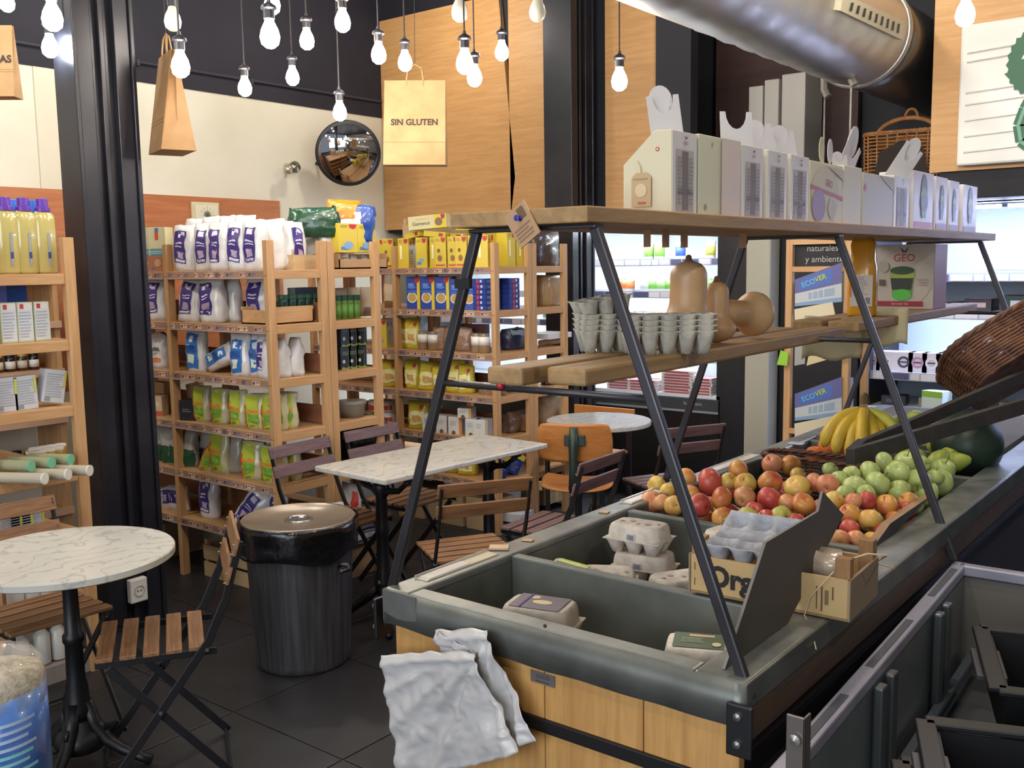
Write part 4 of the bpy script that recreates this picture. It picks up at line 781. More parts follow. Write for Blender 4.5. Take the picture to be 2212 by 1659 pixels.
MB().box(-1.345, -1.325+.02, FY[0]-.022, FY[0]-.012, 1.595, 1.615, BLACK).build('lug', af); MB().lathe([(.0,-.008),(.008,-.004),(.008,.004),(0,.008)], M('#b3262a', .4), 10, T=Matrix.Translation((-1.235, FY[0]-.012, 1.40))).build('red_clip', af, smooth=True)
MB().box(-1.332, -1.002, 1.50, 4.66, 1.716, 1.746, PINEG['y']).build('top_board', af, bevel=.003)
tag(af, 'black steel A-frame with a long pine top board over the produce stand', 'shelf')
for i, (x0, x1, y0, y1, ww) in enumerate(((-1.265,-1.175,1.525,2.93,'left'), (-1.155,-1.062,1.58,3.02,'right'), (-1.27,-1.17,3.1,4.6,'far left'), (-1.15,-1.05,3.1,4.6,'far right'))):
    zb = 1.403+(.012 if i > 1 else 0); o = MB().box(x0, x1, y0, y1, zb, zb+.035, PINEG['y']).build('shelf_plank', bevel=.006); tag(o, 'rough pine plank resting on the lower rods, %s' % ww, 'plank')
# ticket pinned to the board end
p = onY(1128, 485, 1.495); o = empty('price_ticket', (p.x, 1.497, p.z)); T = Matrix.Rotation(R(-33), 4, 'Y')
mb = MB().box(-.028, .028, -.003, 0, -.036, .036, M('#b08c68', .5), T); shapes(mb, T @ Matrix.Translation((-.028,-.0035,-.036)) @ Matrix.Rotation(R(90),4,'X'), .056, .072, [('r',.55,.85,.62,.92,'#6d5238'),('l',.1,.9,.1,.5,4,'#9a7a5a')]); mb.build('card', o, fix=False)
MB().lathe([(.006,0),(.003,.004),(.003,.009),(.006,.012),(.0,.013)], M('#2b2f9c', .35), 10, T=Matrix.Translation((-.004,-.003,.012)) @ Matrix.Rotation(R(90),4,'X')).build('push_pin', o); tag(o, 'tan price ticket pinned with a blue pin to the board end', 'price ticket')
for i, px in enumerate((1398, 1438, 1478, 1605)):
    x = -1.15; y = yat(px, x, 1.70); o = MB().box(-.0005, .0005, -.019, .019, -.0, .04, M('#a37f63', .6)).build('paper_tag'); place(o, (x, y, 1.677), rz=math.pi/2*.6); reg(o, 'small brown paper tag', 'paper tag', 'hanging under the top board')
# ---- egg trays on the lower planks
def cups(nx, ny, c=.05, h=.042, mat=PULP, up=0, peaks=False):
    mb = MB(); k = 8
    def F(u, v):
        x, y = u*nx, v*ny; fx, fy = (x % 1)-.5, (y % 1)-.5
        if u >= 1: fx = .5
        if v >= 1: fy = .5
        r = min(1, (abs(2*fx)**2.6+abs(2*fy)**2.6)**(1/2.6)); z = h*min(1, max(0, (r-.60)/.36))**.75
        if peaks and .01 < u < .99 and .01 < v < .99 and r > .93 and abs(fx) > .33 and abs(fy) > .33: z += .014
        if u < .01 or u > .99 or v < .01 or v > .99: z = h+.002
        ex = 1+.06*z/h
        return ((x-nx/2)*c*ex, (y-ny/2)*c*ex, z)
    mb.grid(F, nx*k, ny*k, mat); return mb
def egg_tray(nx=2, ny=3): return cups(nx, ny).build('egg_tray', smooth=True, fix=False, solid=.0025)
for j, (px, py, rz, nx, ny, n) in enumerate(((1290, 762, .25, 3, 2, 4), (1425, 766, .1, 5, 2, 4))):
    p = at(px, py-3, 1.44)
    for i in range(n):
        o = proto(('tray', nx), lambda: egg_tray(nx, ny)); place(o, (p.x, p.y+.03, 1.4385+.0125*i), rz=rz+R(36)+(i*.03 if j == 0 else .01*i), s=(.80, .80, 1.15)); reg(o, 'grey pulp egg tray, %s from bottom,' % ORD[i], 'egg tray', '%s nested stack on the lower plank' % ('left', 'right')[j])
    if j == 0:
        o = cups(3, 2, h=.05).build('egg_tray', smooth=True, fix=False, solid=.0025); place(o, (p.x-.006, p.y+.035, 1.4385+.0125*4+.012), rz=rz+R(36)+.2, ry=-.14, s=(.8,.8,1.2)); tag(o, 'torn grey pulp egg tray tilted on top of the left stack', 'egg tray')
# ---- butternut squashes
SQ = M('#c2966a', .42, 0, 'cloud', '#ccaa80', 10, .06)
def squash(neck=.6, h=.25, r=.06):
    o = empty('butternut_squash'); pr = []
    for i in range(21):
        t = i/20; b = math.sqrt(max(0, 1-((t-.26)/.27)**2)) if t < .53 else 0
        n_ = neck*(1-max(0, (t-.8)/.2)**2.2)**.5 if t < 1 else 0
        k = max(0, min(1, (t-.22)/.28)); k = k*k*(3-2*k); bb = math.sqrt(max(0, 1-((t-.26)/.262)**2)) if t < .26 else 1
        pr.append((max(.0005, r*(bb*(1-k)+n_*k)), h*t))
    MB().lathe(pr, SQ, 28, fn=lambda p, t: Vector((p.x+.01*math.sin(p.z*9), p.y, p.z))).build('squash_body', o, smooth=True)
    MB().lathe([(.016,h-.012),(.008,h+.002),(.007,h+.009),(.003,h+.012)], M('#6f5238', .8), 8, c=(.01*math.sin(h*9),0,0)).build('stem', o, smooth=True); return o
sq1 = place(squash(.70, .208, .064), (-1.155, 2.155, 1.44)); tag(sq1, 'upright butternut squash with stem, nearest on the plank', 'squash')
sq2 = place(squash(.6, .155, .05), (-1.12, 2.255, 1.44), rz=2); tag(sq2, 'small butternut squash half hidden behind the upright one', 'squash')
sq3 = place(squash(.56, .23, .06), (-1.105, 2.50, 1.50), rx=0, ry=R(0)); sq3.rotation_euler = (R(86), 0, R(-8)); sq3.scale = (1, 1, 1); tag(sq3, 'butternut squash lying on its side at the far end of the row', 'squash')
# ---- produce in the bins
def apple(c1, c2, seed, r=.037):
    o = empty('apple'); pr = []
    for i in range(15):
        t = math.pi*i/14; rr = math.sin(t)*(1+.10*math.cos(t)); z = -math.cos(t)*.9
        dip = .30*math.exp(-(rr/.30)**2)
        z += -dip if z > 0 else dip*.6
        pr.append((max(.0005, rr), z))
    body = MB().lathe([(a*r, b*r+r*.86) for a, b in pr], apple_mat(c1, c2, seed), 20, fn=lambda p, t: Vector((p.x*(1+.03*math.cos(5*t)), p.y*(1+.03*math.cos(5*t)), p.z))).build('apple_body', o, smooth=True)
    MB().tube([(0,0,r*1.35),(.001,0,r*1.7),(.004,.001,r*1.95)], .0012, M('#4a3620', .8), 5).build('stem', o); return o
AP = {'yellow': ('#cfb65a', '#d99a52'), 'orange': ('#d6a24e', '#bf4c38'), 'red': ('#a83238', '#c9604a'), 'peach': ('#c9705a', '#d6a868'), 'green': ('#b0bc74', '#9aaa5c'), 'lime': ('#b9bd62', '#b0a852')}
def heap(x, y):                                  # top surface of the heaped fruit
    t = max(0, min(1, (y-2.47)/.9)); e = min(1, max(0, (x-xi0)/.12), 1)*min(1, max(0, (xi1+.02-x)/.16)); return .895+.17*(t**.8)*(.35+.65*e)+.02*e
def on_heap(px, py):
    d = ray(px, py).normalized(); t = 1.2
    while t < 6:
        p = CAM+d*t
        if (p.z < heap(p.x, p.y) and p.y > 2.4) or p.y > 3.3: return p
        t += .006
    return CAM+d*3
def app(k, px, py, rpx):
    p = on_heap(px, py); p.x = min(p.x, xi1-.03); D = proj(p)[2]; r = rpx/FOC*D; v = random.randint(0, 2)
    o = proto(('apple', k, v), lambda: apple(AP[k][0], AP[k][1], v+len(k))); s = max(.75, min(1.3, r/.037))
    dn = (p-CAM).normalized(); p = p+dn*(-.004)
    q = Vector((random.gauss(0, 1), random.gauss(0, 1), random.gauss(.5, .8))); q.normalize(); e = q.to_track_quat('Z', 'Y').to_euler()
    o.rotation_euler = e; o.scale = (s, s, s); o.location = p-(q*(.037*.86*s)); 
    w = 'in the apple heap' if k != 'green' else 'in the green apple heap'
    reg(o, {'yellow': 'yellow apple', 'orange': 'orange-blushed apple', 'red': 'deep red apple', 'peach': 'pink-peach apple', 'green': 'pale green apple', 'lime': 'yellow-green apple'}[k], 'apple', w)
s6 = lambda x, y, r: (1360+x/3.95, 920+y/3.95, r/3.95)
s3 = lambda x, y, r: (1652+x/3.95, 960+y/3.95, r/3.95)
for k, L_, f in (('yellow', [(235,510,85),(330,570,85),(380,680,88),(850,470,75),(985,490,95),(1740,640,60),(2050,810,105),(1430,530,112)], s6), ('orange', [(480,450,92),(530,580,78),(930,385,95),(790,620,100),(1200,480,105),(1480,670,100),(800,790,98),(1870,750,95),(2190,670,95)], s6),
    ('red', [(690,480,120),(600,680,105),(1195,630,110),(1160,790,70),(2020,640,60),(1880,880,70),(1410,830,92),(1060,730,60)], s6), ('peach', [(185,650,98),(270,650,70),(980,610,95),(1350,660,60),(1570,480,75),(1690,510,100),(1215,880,85),(1900,650,85),(1790,970,72),(1930,980,80)], s6),
    ('lime', [(1010,785,100),(1300,780,100)], s6), ('orange', [(1270,670,85),(1210,480,60)], s3), ('red', [(1190,780,55),(1340,585,45)], s3), ('yellow', [(1110,850,70),(590,480,60)], s3),
    ('green', [(630,300,62),(760,360,105),(740,260,58),(680,430,62),(900,240,98),(970,330,108),(1130,240,105),(1210,150,105),(1340,170,62),(1020,150,85),(1310,320,112),(1140,400,105),(1530,210,100),(1640,340,112),(1705,320,85),(1480,430,115),(1410,530,92),(1460,275,60),(860,420,60)], s3)):
    for a in L_: app(k, *f(*a))
for i in range(42):                               # the fruit underneath
    x = random.uniform(xi0+.05, xi1-.04); y = random.uniform(2.52, 3.2); k = 'green' if (y > 2.95 and x > -1.25) else random.choice(('yellow', 'red', 'orange', 'peach'))
    px, py, _ = proj((x, y, heap(x, y)-.05)); p = Vector((x, y, heap(x, y)-.12)); v = random.randint(0, 2)
    o = proto(('apple', k, v), lambda: apple(AP[k][0], AP[k][1], v+len(k))); o.location = p; o.rotation_euler = (random.uniform(-1, 1), random.uniform(-1, 1), random.random()*6)
    tag(o, 'mostly hidden %s apple underneath in the heap' % k, 'apple', 'hidden %s apples underneath' % k)
WK = M('#4a2a1e', .6, 0, 'cloud', '#6d4431', 30, .3)
def wicker(name, w, d, h, rows, r=.006, flare=.1, mat=WK, rail=None):
    o = empty(name); mb = MB(); n = 64
    for j in range(rows):
        z = h*(j+.5)/rows; k = 1+flare*z/h
        for ph in (0, math.pi):
            pts = []
            for i in range(n):
                t = 2*math.pi*i/n; e = 4; c, s = math.cos(t), math.sin(t); q = (abs(c)**e+abs(s)**e)**(-1/e); wv = .004*math.sin(t*16+ph+j*math.pi)
                pts.append(((w/2*k+wv)*q*c, (d/2*k+wv)*q*s, z+.0015*math.sin(t*7+j)))
            mb.tube(pts, r*.55, mat, 5, closed=True)
    stuff(mb.build('woven_strands', o, smooth=True)); st_ = MB()
    for i in range(28):
        t = 2*math.pi*(i+.5)/28; e = 4; c, s = math.cos(t), math.sin(t); q = (abs(c)**e+abs(s)**e)**(-1/e); st_.tube([(w/2*q*c, d/2*q*s, 0), (w/2*(1+flare)*q*c, d/2*(1+flare)*q*s, h)], r*.6, mat, 5)
    stuff(st_.build('stakes', o)); rm_ = MB()
    for a in range(3):
        pts = []
        for i in range(n):
            t = 2*math.pi*i/n; e = 4; c, s = math.cos(t), math.sin(t); q = (abs(c)**e+abs(s)**e)**(-1/e); k = 1+flare; aa = t*20+a*2.1
            pts.append(((w/2*k+.006*math.cos(aa))*q*c, (d/2*k+.006*math.cos(aa))*q*s, h+.006*math.sin(aa)))
        rm_.tube(pts, r*.8, rail or mat, 6, closed=True)
    rm_.build('rim', o, smooth=True); MB().prism([(w/2*(abs(math.cos(t))**4+abs(math.sin(t))**4)**-.25*math.cos(t), d/2*(abs(math.cos(t))**4+abs(math.sin(t))**4)**-.25*math.sin(t)) for t in [2*math.pi*i/32 for i in range(32)]], 'z', 0, .006, mat).build('base', o); return o
o = place(wicker('wicker_tray', .60, .14, .20, 9, flare=.02), (-1.17, 3.385, .745)); tag(o, 'dark brown wicker tray behind the apples in the zinc bin', 'basket')
# orange(s), lettuce/greens, bananas, melon
OR = M('#d9762a', .45, 0, 'cloud', '#d2691f', 60, .25)
def orange_(): 
    o = MB().lathe([(max(.0005, .05*math.sin(math.pi*i/14)), .047-.047*math.cos(math.pi*i/14)) for i in range(15)], OR, 22).build('orange', smooth=True); return o
p = at(1795, 975, .90); o = place(orange_(), (p.x, p.y, .868)); tag(o, 'large orange in its own zinc bin beyond the apples', 'orange')
p = at(1765, 985, .88); o = place(copy_tree(o), (p.x-.02, p.y+.02, .838), s=.8); tag(o, 'smaller orange low beside the large orange', 'orange')
MB().box(xi0+.06, xi1-.25, 3.50, 3.85, .66, .84, M('#8a7a62', .8)).build('crate_insert'); o = bpy.data.objects['crate_insert']; tag(o, 'brown cardboard packing under the oranges', 'box')
BN = M('#c9a534', .45, 0, 'cloud', '#d6b83f', 12, .05); BNG = M('#8f9a38', .45, 0, 'cloud', '#b3a93c', 8, .05)
def banana(mat, bend=.9, L=.19):
    o = empty('banana'); pts = []; rr = []
    for i in range(13):
        t = i/12; a = (t-.5)*bend*2; Rr = L/(2*bend); pts.append((Rr*math.sin(a), 0, Rr*math.cos(a)-Rr)); rr.append(.017*min(1, (t+.02)*6, (1.02-t)*7)**.6+.002)
    MB().tube(pts, rr, mat, 6).build('peel', o, smooth=True)
    MB().tube([pts[0], (Vector(pts[0])+Vector((-.022,0,-.008)))], [.006,.004], M('#6d6a30', .7), 6).build('stalk', o); MB().lathe([(.004,0),(.005,.004)], M('#3a2d1c', .8), 6, c=pts[-1]).build('tip', o); return o
bp = [(1862,905,.25,0,0),(1845,912,.1,0,0),(1882,905,-.15,0,0),(1902,912,-.3,0,0),(1925,920,-.5,0,0),(1870,925,.1,1,0),(1900,935,-.2,1,0),(1940,930,-.7,1,0)]
hub = at(1868, 866, 1.13)
for i in range(9):
    a = R(-172+i*20); mt = i in (6, 7); o = proto(('ban', mt), lambda: banana(BNG if mt else BN)); T = Matrix.Translation(hub+Vector((0,0,.0-.006*(i % 3)))) @ Matrix.Rotation(YAW+a, 4, 'Z') @ Matrix.Rotation(R(34+5*(i % 3)), 4, 'Y') @ Matrix.Translation((.115,0,.0)) @ Matrix.Scale(1.25, 4)
    o.matrix_world = T; reg(o, 'green-tipped banana' if mt else 'ripe yellow banana', 'banana', 'in the bunch in the far bin')
MB().lathe([(.02,-.01),(.015,.02),(.006,.03)], M('#5c4a2a', .8), 8, c=hub).build('banana_bunch_stub'); tag(bpy.data.objects['banana_bunch_stub'], 'brown joined crown of the banana bunch', 'banana stalk')
for i, (px, py) in enumerate(((1945,895),(1965,880),(1990,905),(1958,912),(2035,940),(2060,930),(2085,925),(2010,925),(2040,965),(2015,975),(2060,968),(2000,960))):
    p = at(px, py, 1.0); o = proto('pear', lambda: MB().lathe([(.0005,0),(.022,.006),(.034,.028),(.033,.048),(.022,.07),(.013,.085),(.0005,.09)], M('#8fa03c', .45, 0, 'cloud', '#a5ae48', 10), 16).build('green_pear', smooth=True)); place(o, (p.x, p.y, .94), rz=i, rx=.9+.2*(i % 3)); reg(o, 'green pear', 'pear', 'heaped in the far bin by the bananas')
MB().box(xi0+.01, xi1-.01, 3.90, 4.9, db, .93, M('#5b5140', .8)).build('crate_insert'); tag(bpy.data.objects['crate_insert.001'], 'low crate under the bananas and pears in the far bin', 'box')
WM = M('#16241d', .45, 0, 'cloud', '#22372a', 7, .05); o = empty('watermelon', (-.865, 3.72, .985))
MB().lathe([(max(.0005, .122*math.sin(math.pi*i/20)), -.118*math.cos(math.pi*i/20)) for i in range(21)], WM, 32, fn=lambda p, t: Vector((p.x*(1+.008*math.cos(t*10)), p.y*(1+.008*math.cos(t*10)), p.z))).build('rind', o, smooth=True)
MB().lathe([(.008,.115),(.006,.13)], M('#7d7a4a', .8), 8).build('stem', o); o.rotation_euler = (.2, .3, 0); tag(o, 'dark green watermelon at the right end of the bins', 'watermelon')
# ---- egg cartons in the second bin
def carton_eggs(mat=PULPW, nx=3, c=.05, plain=False, lab=None):
    o = empty('egg_carton'); w, d = nx*c, 2*c
    cups(nx, 2, c, .036, mat, peaks=False).build('cup_base', o, smooth=True, fix=False, solid=.002)
    MB().box(-w/2-.006, w/2+.006, -d/2-.006, d/2+.006, .036, .0395, mat).build('flange', o, bevel=.0015)
    mb = MB(); n = 28; vs = []; fs = []
    lv = [(1.0,.038),(.985,.052),(.93,.068),(.87,.074),(.80,.0755),(.55,.0745)]
    for k, z in lv:
        for i in range(n):
            t = 2*math.pi*i/n; e = 6; cc, s = math.cos(t), math.sin(t); q = (abs(cc)**e+abs(s)**e)**(-1/e); vs.append(((w/2-(1-k)*.05)*q*cc, (d/2-(1-k)*.05)*q*s, z))
    for j in range(len(lv)-1):
        for i in range(n): fs.append((j*n+i, j*n+(i+1) % n, (j+1)*n+(i+1) % n, (j+1)*n+i))
    fs.append(tuple((len(lv)-1)*n+i for i in range(n))); mb.add(vs, fs, mat).build('lid', o, smooth=True)
    if lab == 'sleeve':
        mb = MB(); shapes(mb, Matrix.Translation((-w/2*.74, -d/2*.74, .076)), w*.74, d*.74, [('r',0,1,0,1,'#6b5f6a'),('d',.55,.5,.2,'#d6c193',.5),('d',.35,.78,.08,'#cdb79a'),('r',.2,.24,0,1,'#3f2f7c')]); mb.build('printed_label', o, fix=False)
    elif lab == 'green':
        mb = MB(); shapes(mb, Matrix.Translation((-w/2*.74, -d/2*.74, .076)), w*.74, d*.74, [('r',0,1,0,1,'#4c5a45'),('r',.3,.8,.75,.88,'#c9a987'),('l',.15,.7,.3,.65,4,'#8f9a80'),('d',.85,.25,.09,'#cbb795')]); mb.build('printed_label', o, fix=False)
    else:
        mb = MB(); shapes(mb, Matrix.Translation((-.012, -d/2-.0008, .040)) @ Matrix.Rotation(R(90), 4, 'X'), .024, .016, [('r',0,1,0,1,'#b7b4bd')]+[('r',.08+.12*i,.14+.12*i,.1,.9,'#6f6d80') for i in range(7)]); mb.build('barcode', o, fix=False)
        mb = MB()
        for i in range(5): mb.disc((-.05+.025*i, .012*math.sin(i*2)), .006+.002*(i % 2), M('#a8a0a0', .8), Matrix.Translation((0,0,.0762)))
        mb.build('printed_dots', o, fix=False)
    return o
pe = at(1405, 1180, .83); ez = .745
EG = [((1408,1165), .80, -.05, 'white pulp egg carton on top of the stack against the left wall of the bin'), ((1432,1235), .722, .1, 'white pulp egg carton below the top one of that stack')]
b0 = place(carton_eggs(), (-1.33, 2.235, .872), rz=R(4), s=1.02); tag(b0, 'white pulp egg carton, topmost of the stack beside the apple bin', 'egg carton')
b1 = copy_tree(b0); place(b1, (-1.315, 2.235, .796), rz=R(9), s=1.0); tag(b1, 'white pulp egg carton, middle of the stack beside the apple bin', 'egg carton')
b1 = copy_tree(b0); place(b1, (-1.31, 2.24, .72), rz=R(2), s=1.0); tag(b1, 'white pulp egg carton at the bottom of the stack', 'egg carton')
b2 = copy_tree(b0); place(b2, (-1.33, 2.075, .785), rz=R(30), rx=R(14), s=.98); tag(b2, 'tilted white egg carton leaning left of the stack', 'egg carton')
for i, (x, y, z, rz, t) in enumerate(((-1.10, 2.32, .875, 80, 'upper carton behind the steel leg'), (-1.10, 2.32, .80, 84, 'lower carton behind the steel leg'), (-1.13, 2.10, .80, 60, 'low carton in front of the lettered crate'), (-.98, 2.33, .86, 10, 'carton behind the open grey tray'))):
    b3 = copy_tree(b0); place(b3, (x, y, z), rz=R(rz)); tag(b3, 'white pulp egg carton, '+t, 'egg carton')
o = MB().tube([(-.07,0,0),(-.06,0,0),(.06,0,0),(.07,0,0)], [.012,.024,.024,.012], M('#c9c6bc', .25, coat=.6), 14).build('wrapped_roll', smooth=True); mb = MB(); mb.grid(lambda u, v: ((u-.5)*.1, -.0255*math.cos(1.1+v*1.0), .0255*math.sin(1.1+v*1.0)), 2, 6, M('#a9b53e', .4)); mb.build('green_label', o, smooth=True)
mb = MB(); mb.grid(lambda u, v: ((u-.5)*.1, -.0255*math.cos(.5+v*.55), .0255*math.sin(.5+v*.55)), 2, 6, M('#2e3a2a', .4)); mb.build('dark_label', o, smooth=True); place(o, (-1.37, 1.985, .87), rz=R(-8)); tag(o, 'clear-wrapped roll with a lime green label in the second bin', 'food pack')
o = MB().box(-.3,.3,-.14,.14,0,.12,CARD).build('cardboard_filler'); place(o, (-1.2, 2.02, .662)); 
o.scale = (.28, .28, 1.5); o.location = (-1.37, 1.985, .662); tag(o, 'cardboard under the lime-labelled roll', 'cardboard')
o = carton('leaflet_stack', .16, .05, .012, M('#d6d4d0', .4), {'t': [('r',.05,.95,.3,.6,'#c2c6cc')]}); place(o, (-1.17, 1.955, .855), rz=R(2)); tag(o, 'thin white leaflets by the divider of the second bin', 'leaflets')
o = MB().box(-.09,.09,-.03,.03,0,.192,CARD).build('cardboard_filler'); place(o, (-1.17, 1.955, .662)); tag(o, 'cardboard under the white leaflets', 'cardboard')
# cartons in the first bin
b4 = place(carton_eggs(PULPW, 3, .05, lab='sleeve'), (-1.29, 1.73, .785), rz=R(14), s=(1.08,1.2,1.25)); tag(b4, 'pulp egg carton with a purple-grey label in the first bin', 'egg carton')
b5 = place(carton_eggs(PULPW, 3, .05, lab='green'), (-.875, 1.70, .80), rz=R(24), s=(.9,1.05,1.25)); tag(b5, 'pulp egg carton with a dark green label in the first bin', 'egg carton')
for i, (x, y, z, c) in enumerate(((-1.30, 1.73, .662, .123), (-.91, 1.72, .662, .138))):
    o = MB().box(-.12,.12,-.08,.08,0,c,CARD).build('cardboard_box', bevel=.002); place(o, (x, y, z)); tag(o, 'brown box under the %s-labelled egg carton' % ('purple', 'green')[i], 'box')
for i, (x, y) in enumerate(((-1.16, 1.655), (-.86, 1.60))):
    o = pouch('purple_packet', .07, .03, .04, M('#c9c5c4', .3, coat=.5), [(-.7,.7,.2,.9,'#3a2f66')], i, rough=.004, top=.5); place(o, (x, y, .85 if i else .80), rz=.3); pass
    o.location.z = (.795, .83)[i]; tag(o, 'small clear packet with purple print %s' % (('beside the purple-labelled carton', 'in front of the green-labelled carton')[i]), 'packet')
for i, (x, y, h) in enumerate(((-1.16, 1.655, .13), (-.86, 1.60, .165))):
    o = MB().box(-.04,.04,-.02,.02,0,h,CARD).build('cardboard_box'); place(o, (x, y, .662)); tag(o, 'narrow brown box under the packet %s' % ('in the middle of the bin', 'at the right rim')[i], 'box')
# ---- lettered crate across the dividers
pL, pR = at(1490, 1275, .925), at(1832, 1342, .925)
W_ = (pR-pL).length; o = empty('lettered_crate', (pL+pR)/2); o.location.z = .923; rz = math.atan2((pR-pL).y, (pR-pL).x); o.rotation_euler.z = rz
CR = M('#b99a68', .6, 0, 'cloud', '#c4a775', 6, .05)
MB().box(-W_/2, W_/2, 0, .006, 0, .085, CR).build('front_panel', o); MB().box(-W_/2, W_/2, .19, .196, 0, .085, CR).build('back_panel', o)
for s in (-1, 1): MB().box(s*W_/2-.003, s*W_/2+.003, 0, .196, 0, .085, M('#8f7b62', .7)).build('end_panel', o)
MB().box(-W_/2, W_/2, 0, .196, 0, .006, CR).build('bottom_panel', o)
CG = M('#a57d54', .8, 0, 'woodz', '#8a6542', 60, .3)
for a, b in ((-W_/2+.016,.016),(W_/2-.016,.016),(-W_/2+.016,.18),(W_/2-.016,.18)): MB().box(a-.015, a+.015, b-.015 if b > .1 else b-.008, b+.015, .0, .125, CG).build('corner_post', o)
mb = MB(); shapes(mb, Matrix.Translation((-W_/2, -.0004, 0)) @ Matrix.Rotation(R(90),4,'X'), .38, .085, [('r',.03,.034,.6,.8,'#4a3420'),('r',.03,.034,.2,.4,'#4a3420')])
dk = M('#1c1611', .6)
def serif(txt, x, z, s):
    T = Matrix.Translation((-W_/2+x, -.0012, z)) @ Matrix.Rotation(R(90),4,'X'); mb.text(txt, s, dk, T, .04)
serif('Org', .093, .042, .062)
mb.build('lettering', o, fix=False)
mb = MB(); shapes(mb, Matrix.Translation((W_/2-.07, -.0004, .01)) @ Matrix.Rotation(R(90),4,'X'), .05, .06, [('r',.1,.14,.1,.9,'#5b432c'),('r',.3,.36,.05,.9,'#5b432c'),('r',.45,.6,.3,.8,'#7a6044'),('r',.75,.8,.5,.95,'#5b432c')]); mb.build('side_print', o, fix=False)
tag(o, 'tan cardboard crate lettered Org standing across the bin dividers', 'crate')
m_ = Matrix.Translation(o.location) @ Matrix.Rotation(rz, 4, 'Z')
e = cups(3, 2, .052, .042, M('#a3a3a8', .9, 0, 'cloud', '#8f8f95', 40, .5)).build('egg_tray', smooth=True, fix=False, solid=.0025); e.matrix_world = m_ @ Matrix.Translation((-W_/2+.115, .05, .075)) @ Matrix.Rotation(R(4), 4, 'X'); tag(e, 'open grey pulp egg tray lying on the lettered crate', 'egg tray')
e2 = cups(3, 2, .052, .03, M('#a9abb2', .9, 0, 'cloud', '#95979c', 40, .5)).build('egg_tray', smooth=True, fix=False, solid=.0025); e2.matrix_world = m_ @ Matrix.Translation((-W_/2+.11, .125, .098)) @ Matrix.Rotation(R(28), 4, 'X'); tag(e2, 'torn grey pulp tray lid standing up behind the open tray', 'egg tray lid')
o = pouch('clear_bag', .09, .06, .05, M('#a3917c', .2, 0, 'cloud', '#c2b3a0', 20, .5, coat=.8), None, 3, rough=.012, top=.6); o.matrix_world = m_ @ Matrix.Translation((W_/2-.08, .09, .06)); tag(o, 'crumpled clear bag in the right end of the lettered crate', 'plastic bag')
# raffia strings
q1, q2 = onX(1790,1222,-.80), at(1932,1228,.93)
mb = MB(); P0 = m_ @ Vector((W_/2-.01, .03, .12))
mb.tube([P0, P0+Vector((.03,.02,.012)), P0+Vector((.06,.05,.006)), q2+Vector((-.04,-.02,.012)), q2], .0018, M('#c9b894', .7), 6); o = mb.build('raffia_string', smooth=True); tag(o, 'stiff pale raffia string curving to the right from the crate', 'string')
a0 = m_ @ Vector((W_/2-.03,-.004,.10)); a1 = m_ @ Vector((W_/2-.075,-.008,.04)); a2 = onY(1742,1335,a1.y-.01); a3 = onX(1763,1403,XR+.012)
o = MB().tube([a0, a1, m_ @ Vector((W_/2-.085,-.01,.0)), a1+Vector((.015,-.03,-.05)), a3], .0013, M('#c9b894', .7), 6).build('raffia_string', smooth=True); tag(o, 'thin raffia string hanging down over the zinc rim', 'string')
# ---- slate sign and small chalk board leaning up from the rim
def slab(name, pts, t, mat, edge, n=(1,0,0)):
    n = Vector(n); vs = [Vector(p) for p in pts]; k = len(vs)
    mb = MB(); mb.add(vs+[v-n*t for v in vs], [tuple(range(k)), tuple(range(2*k-1, k-1, -1))], mat); mb.add(vs+[v-n*t for v in vs], [(i, k+i, k+(i+1) % k, (i+1) % k) for i in range(k)], edge); return mb.build(name)
bx = -.745; S = [onX(px, py, bx) for px, py in ((1566,1446),(1655,1172),(1768,1105),(1778,1062),(1823,1112),(1703,1345))]
for v in S: v.z = max(v.z, ZT+.001)
tag(slab('sign_board', S, .006, M('#4b4641', .65, 0, 'cloud', '#544e48', 5, .05), M('#77716a', .5)), 'large blank dark grey sign board standing on the right zinc rim', 'sign board')
S = [onX(px, py, -.80) for px, py in ((1862,1200),(1905,1128),(1998,1066),(1905,1222),(1875,1240))]
for v in S: v.z = max(v.z, ZT+.0)
tag(slab('chalk_board', S, -.022, M('#2c2926', .6), M('#8a6a4c', .6, 0, 'woody', '#9c7a58', 6)), 'small dark wooden board leaning against the apple bin rim', 'board')
# ---- roll of produce bags on the near corner
def bagf(u, v):
    A, B, C_, D_ = [onY(px, py, 1.475) for px, py in ((832,1412),(1035,1404),(1132,1618),(880,1690))]
    p = A*(1-u)*(1-v)+B*u*(1-v)+C_*u*v+D_*(1-u)*v; q = Vector((u*3, v*3, 1)); f = min(1, v*5)
    y = -.012*f*noise.noise(q*1.6)-.014*f*(1-abs(noise.noise(Vector((math.atan2(v+.02,u-1.05)*5, j*3, v*.8))))*2.2)-.010*f*abs(noise.noise(q*3.1+Vector((4,0,0))))-.012*math.exp(-((v-.06)/.03)**2)-.05*(u-.5)**2
    return p+Vector((.004*noise.noise(q*3), y, .006*noise.noise(q*2.2)))
for j in range(2):
    mb = MB(); mb.grid((lambda u, v: bagf(u, v)) if j == 0 else (lambda u, v: bagf(.45+u*.57, v*.93+.0)+Vector((.012+.02*v, .02, .035*(1-v)+.01))), 44, 44, PLASTB if (PLASTB := M('#cfccca', .3, 0, 'cloud', '#c4c1bf', 12, .25, alpha=.93)) else None); o = mb.build('produce_bag', smooth=True, fix=False, solid=.0006)
    tag(o, ('front sheet of white plastic produce bags hanging on the stand corner', 'rear sheet of white plastic produce bags behind the front one')[j], 'plastic bag')
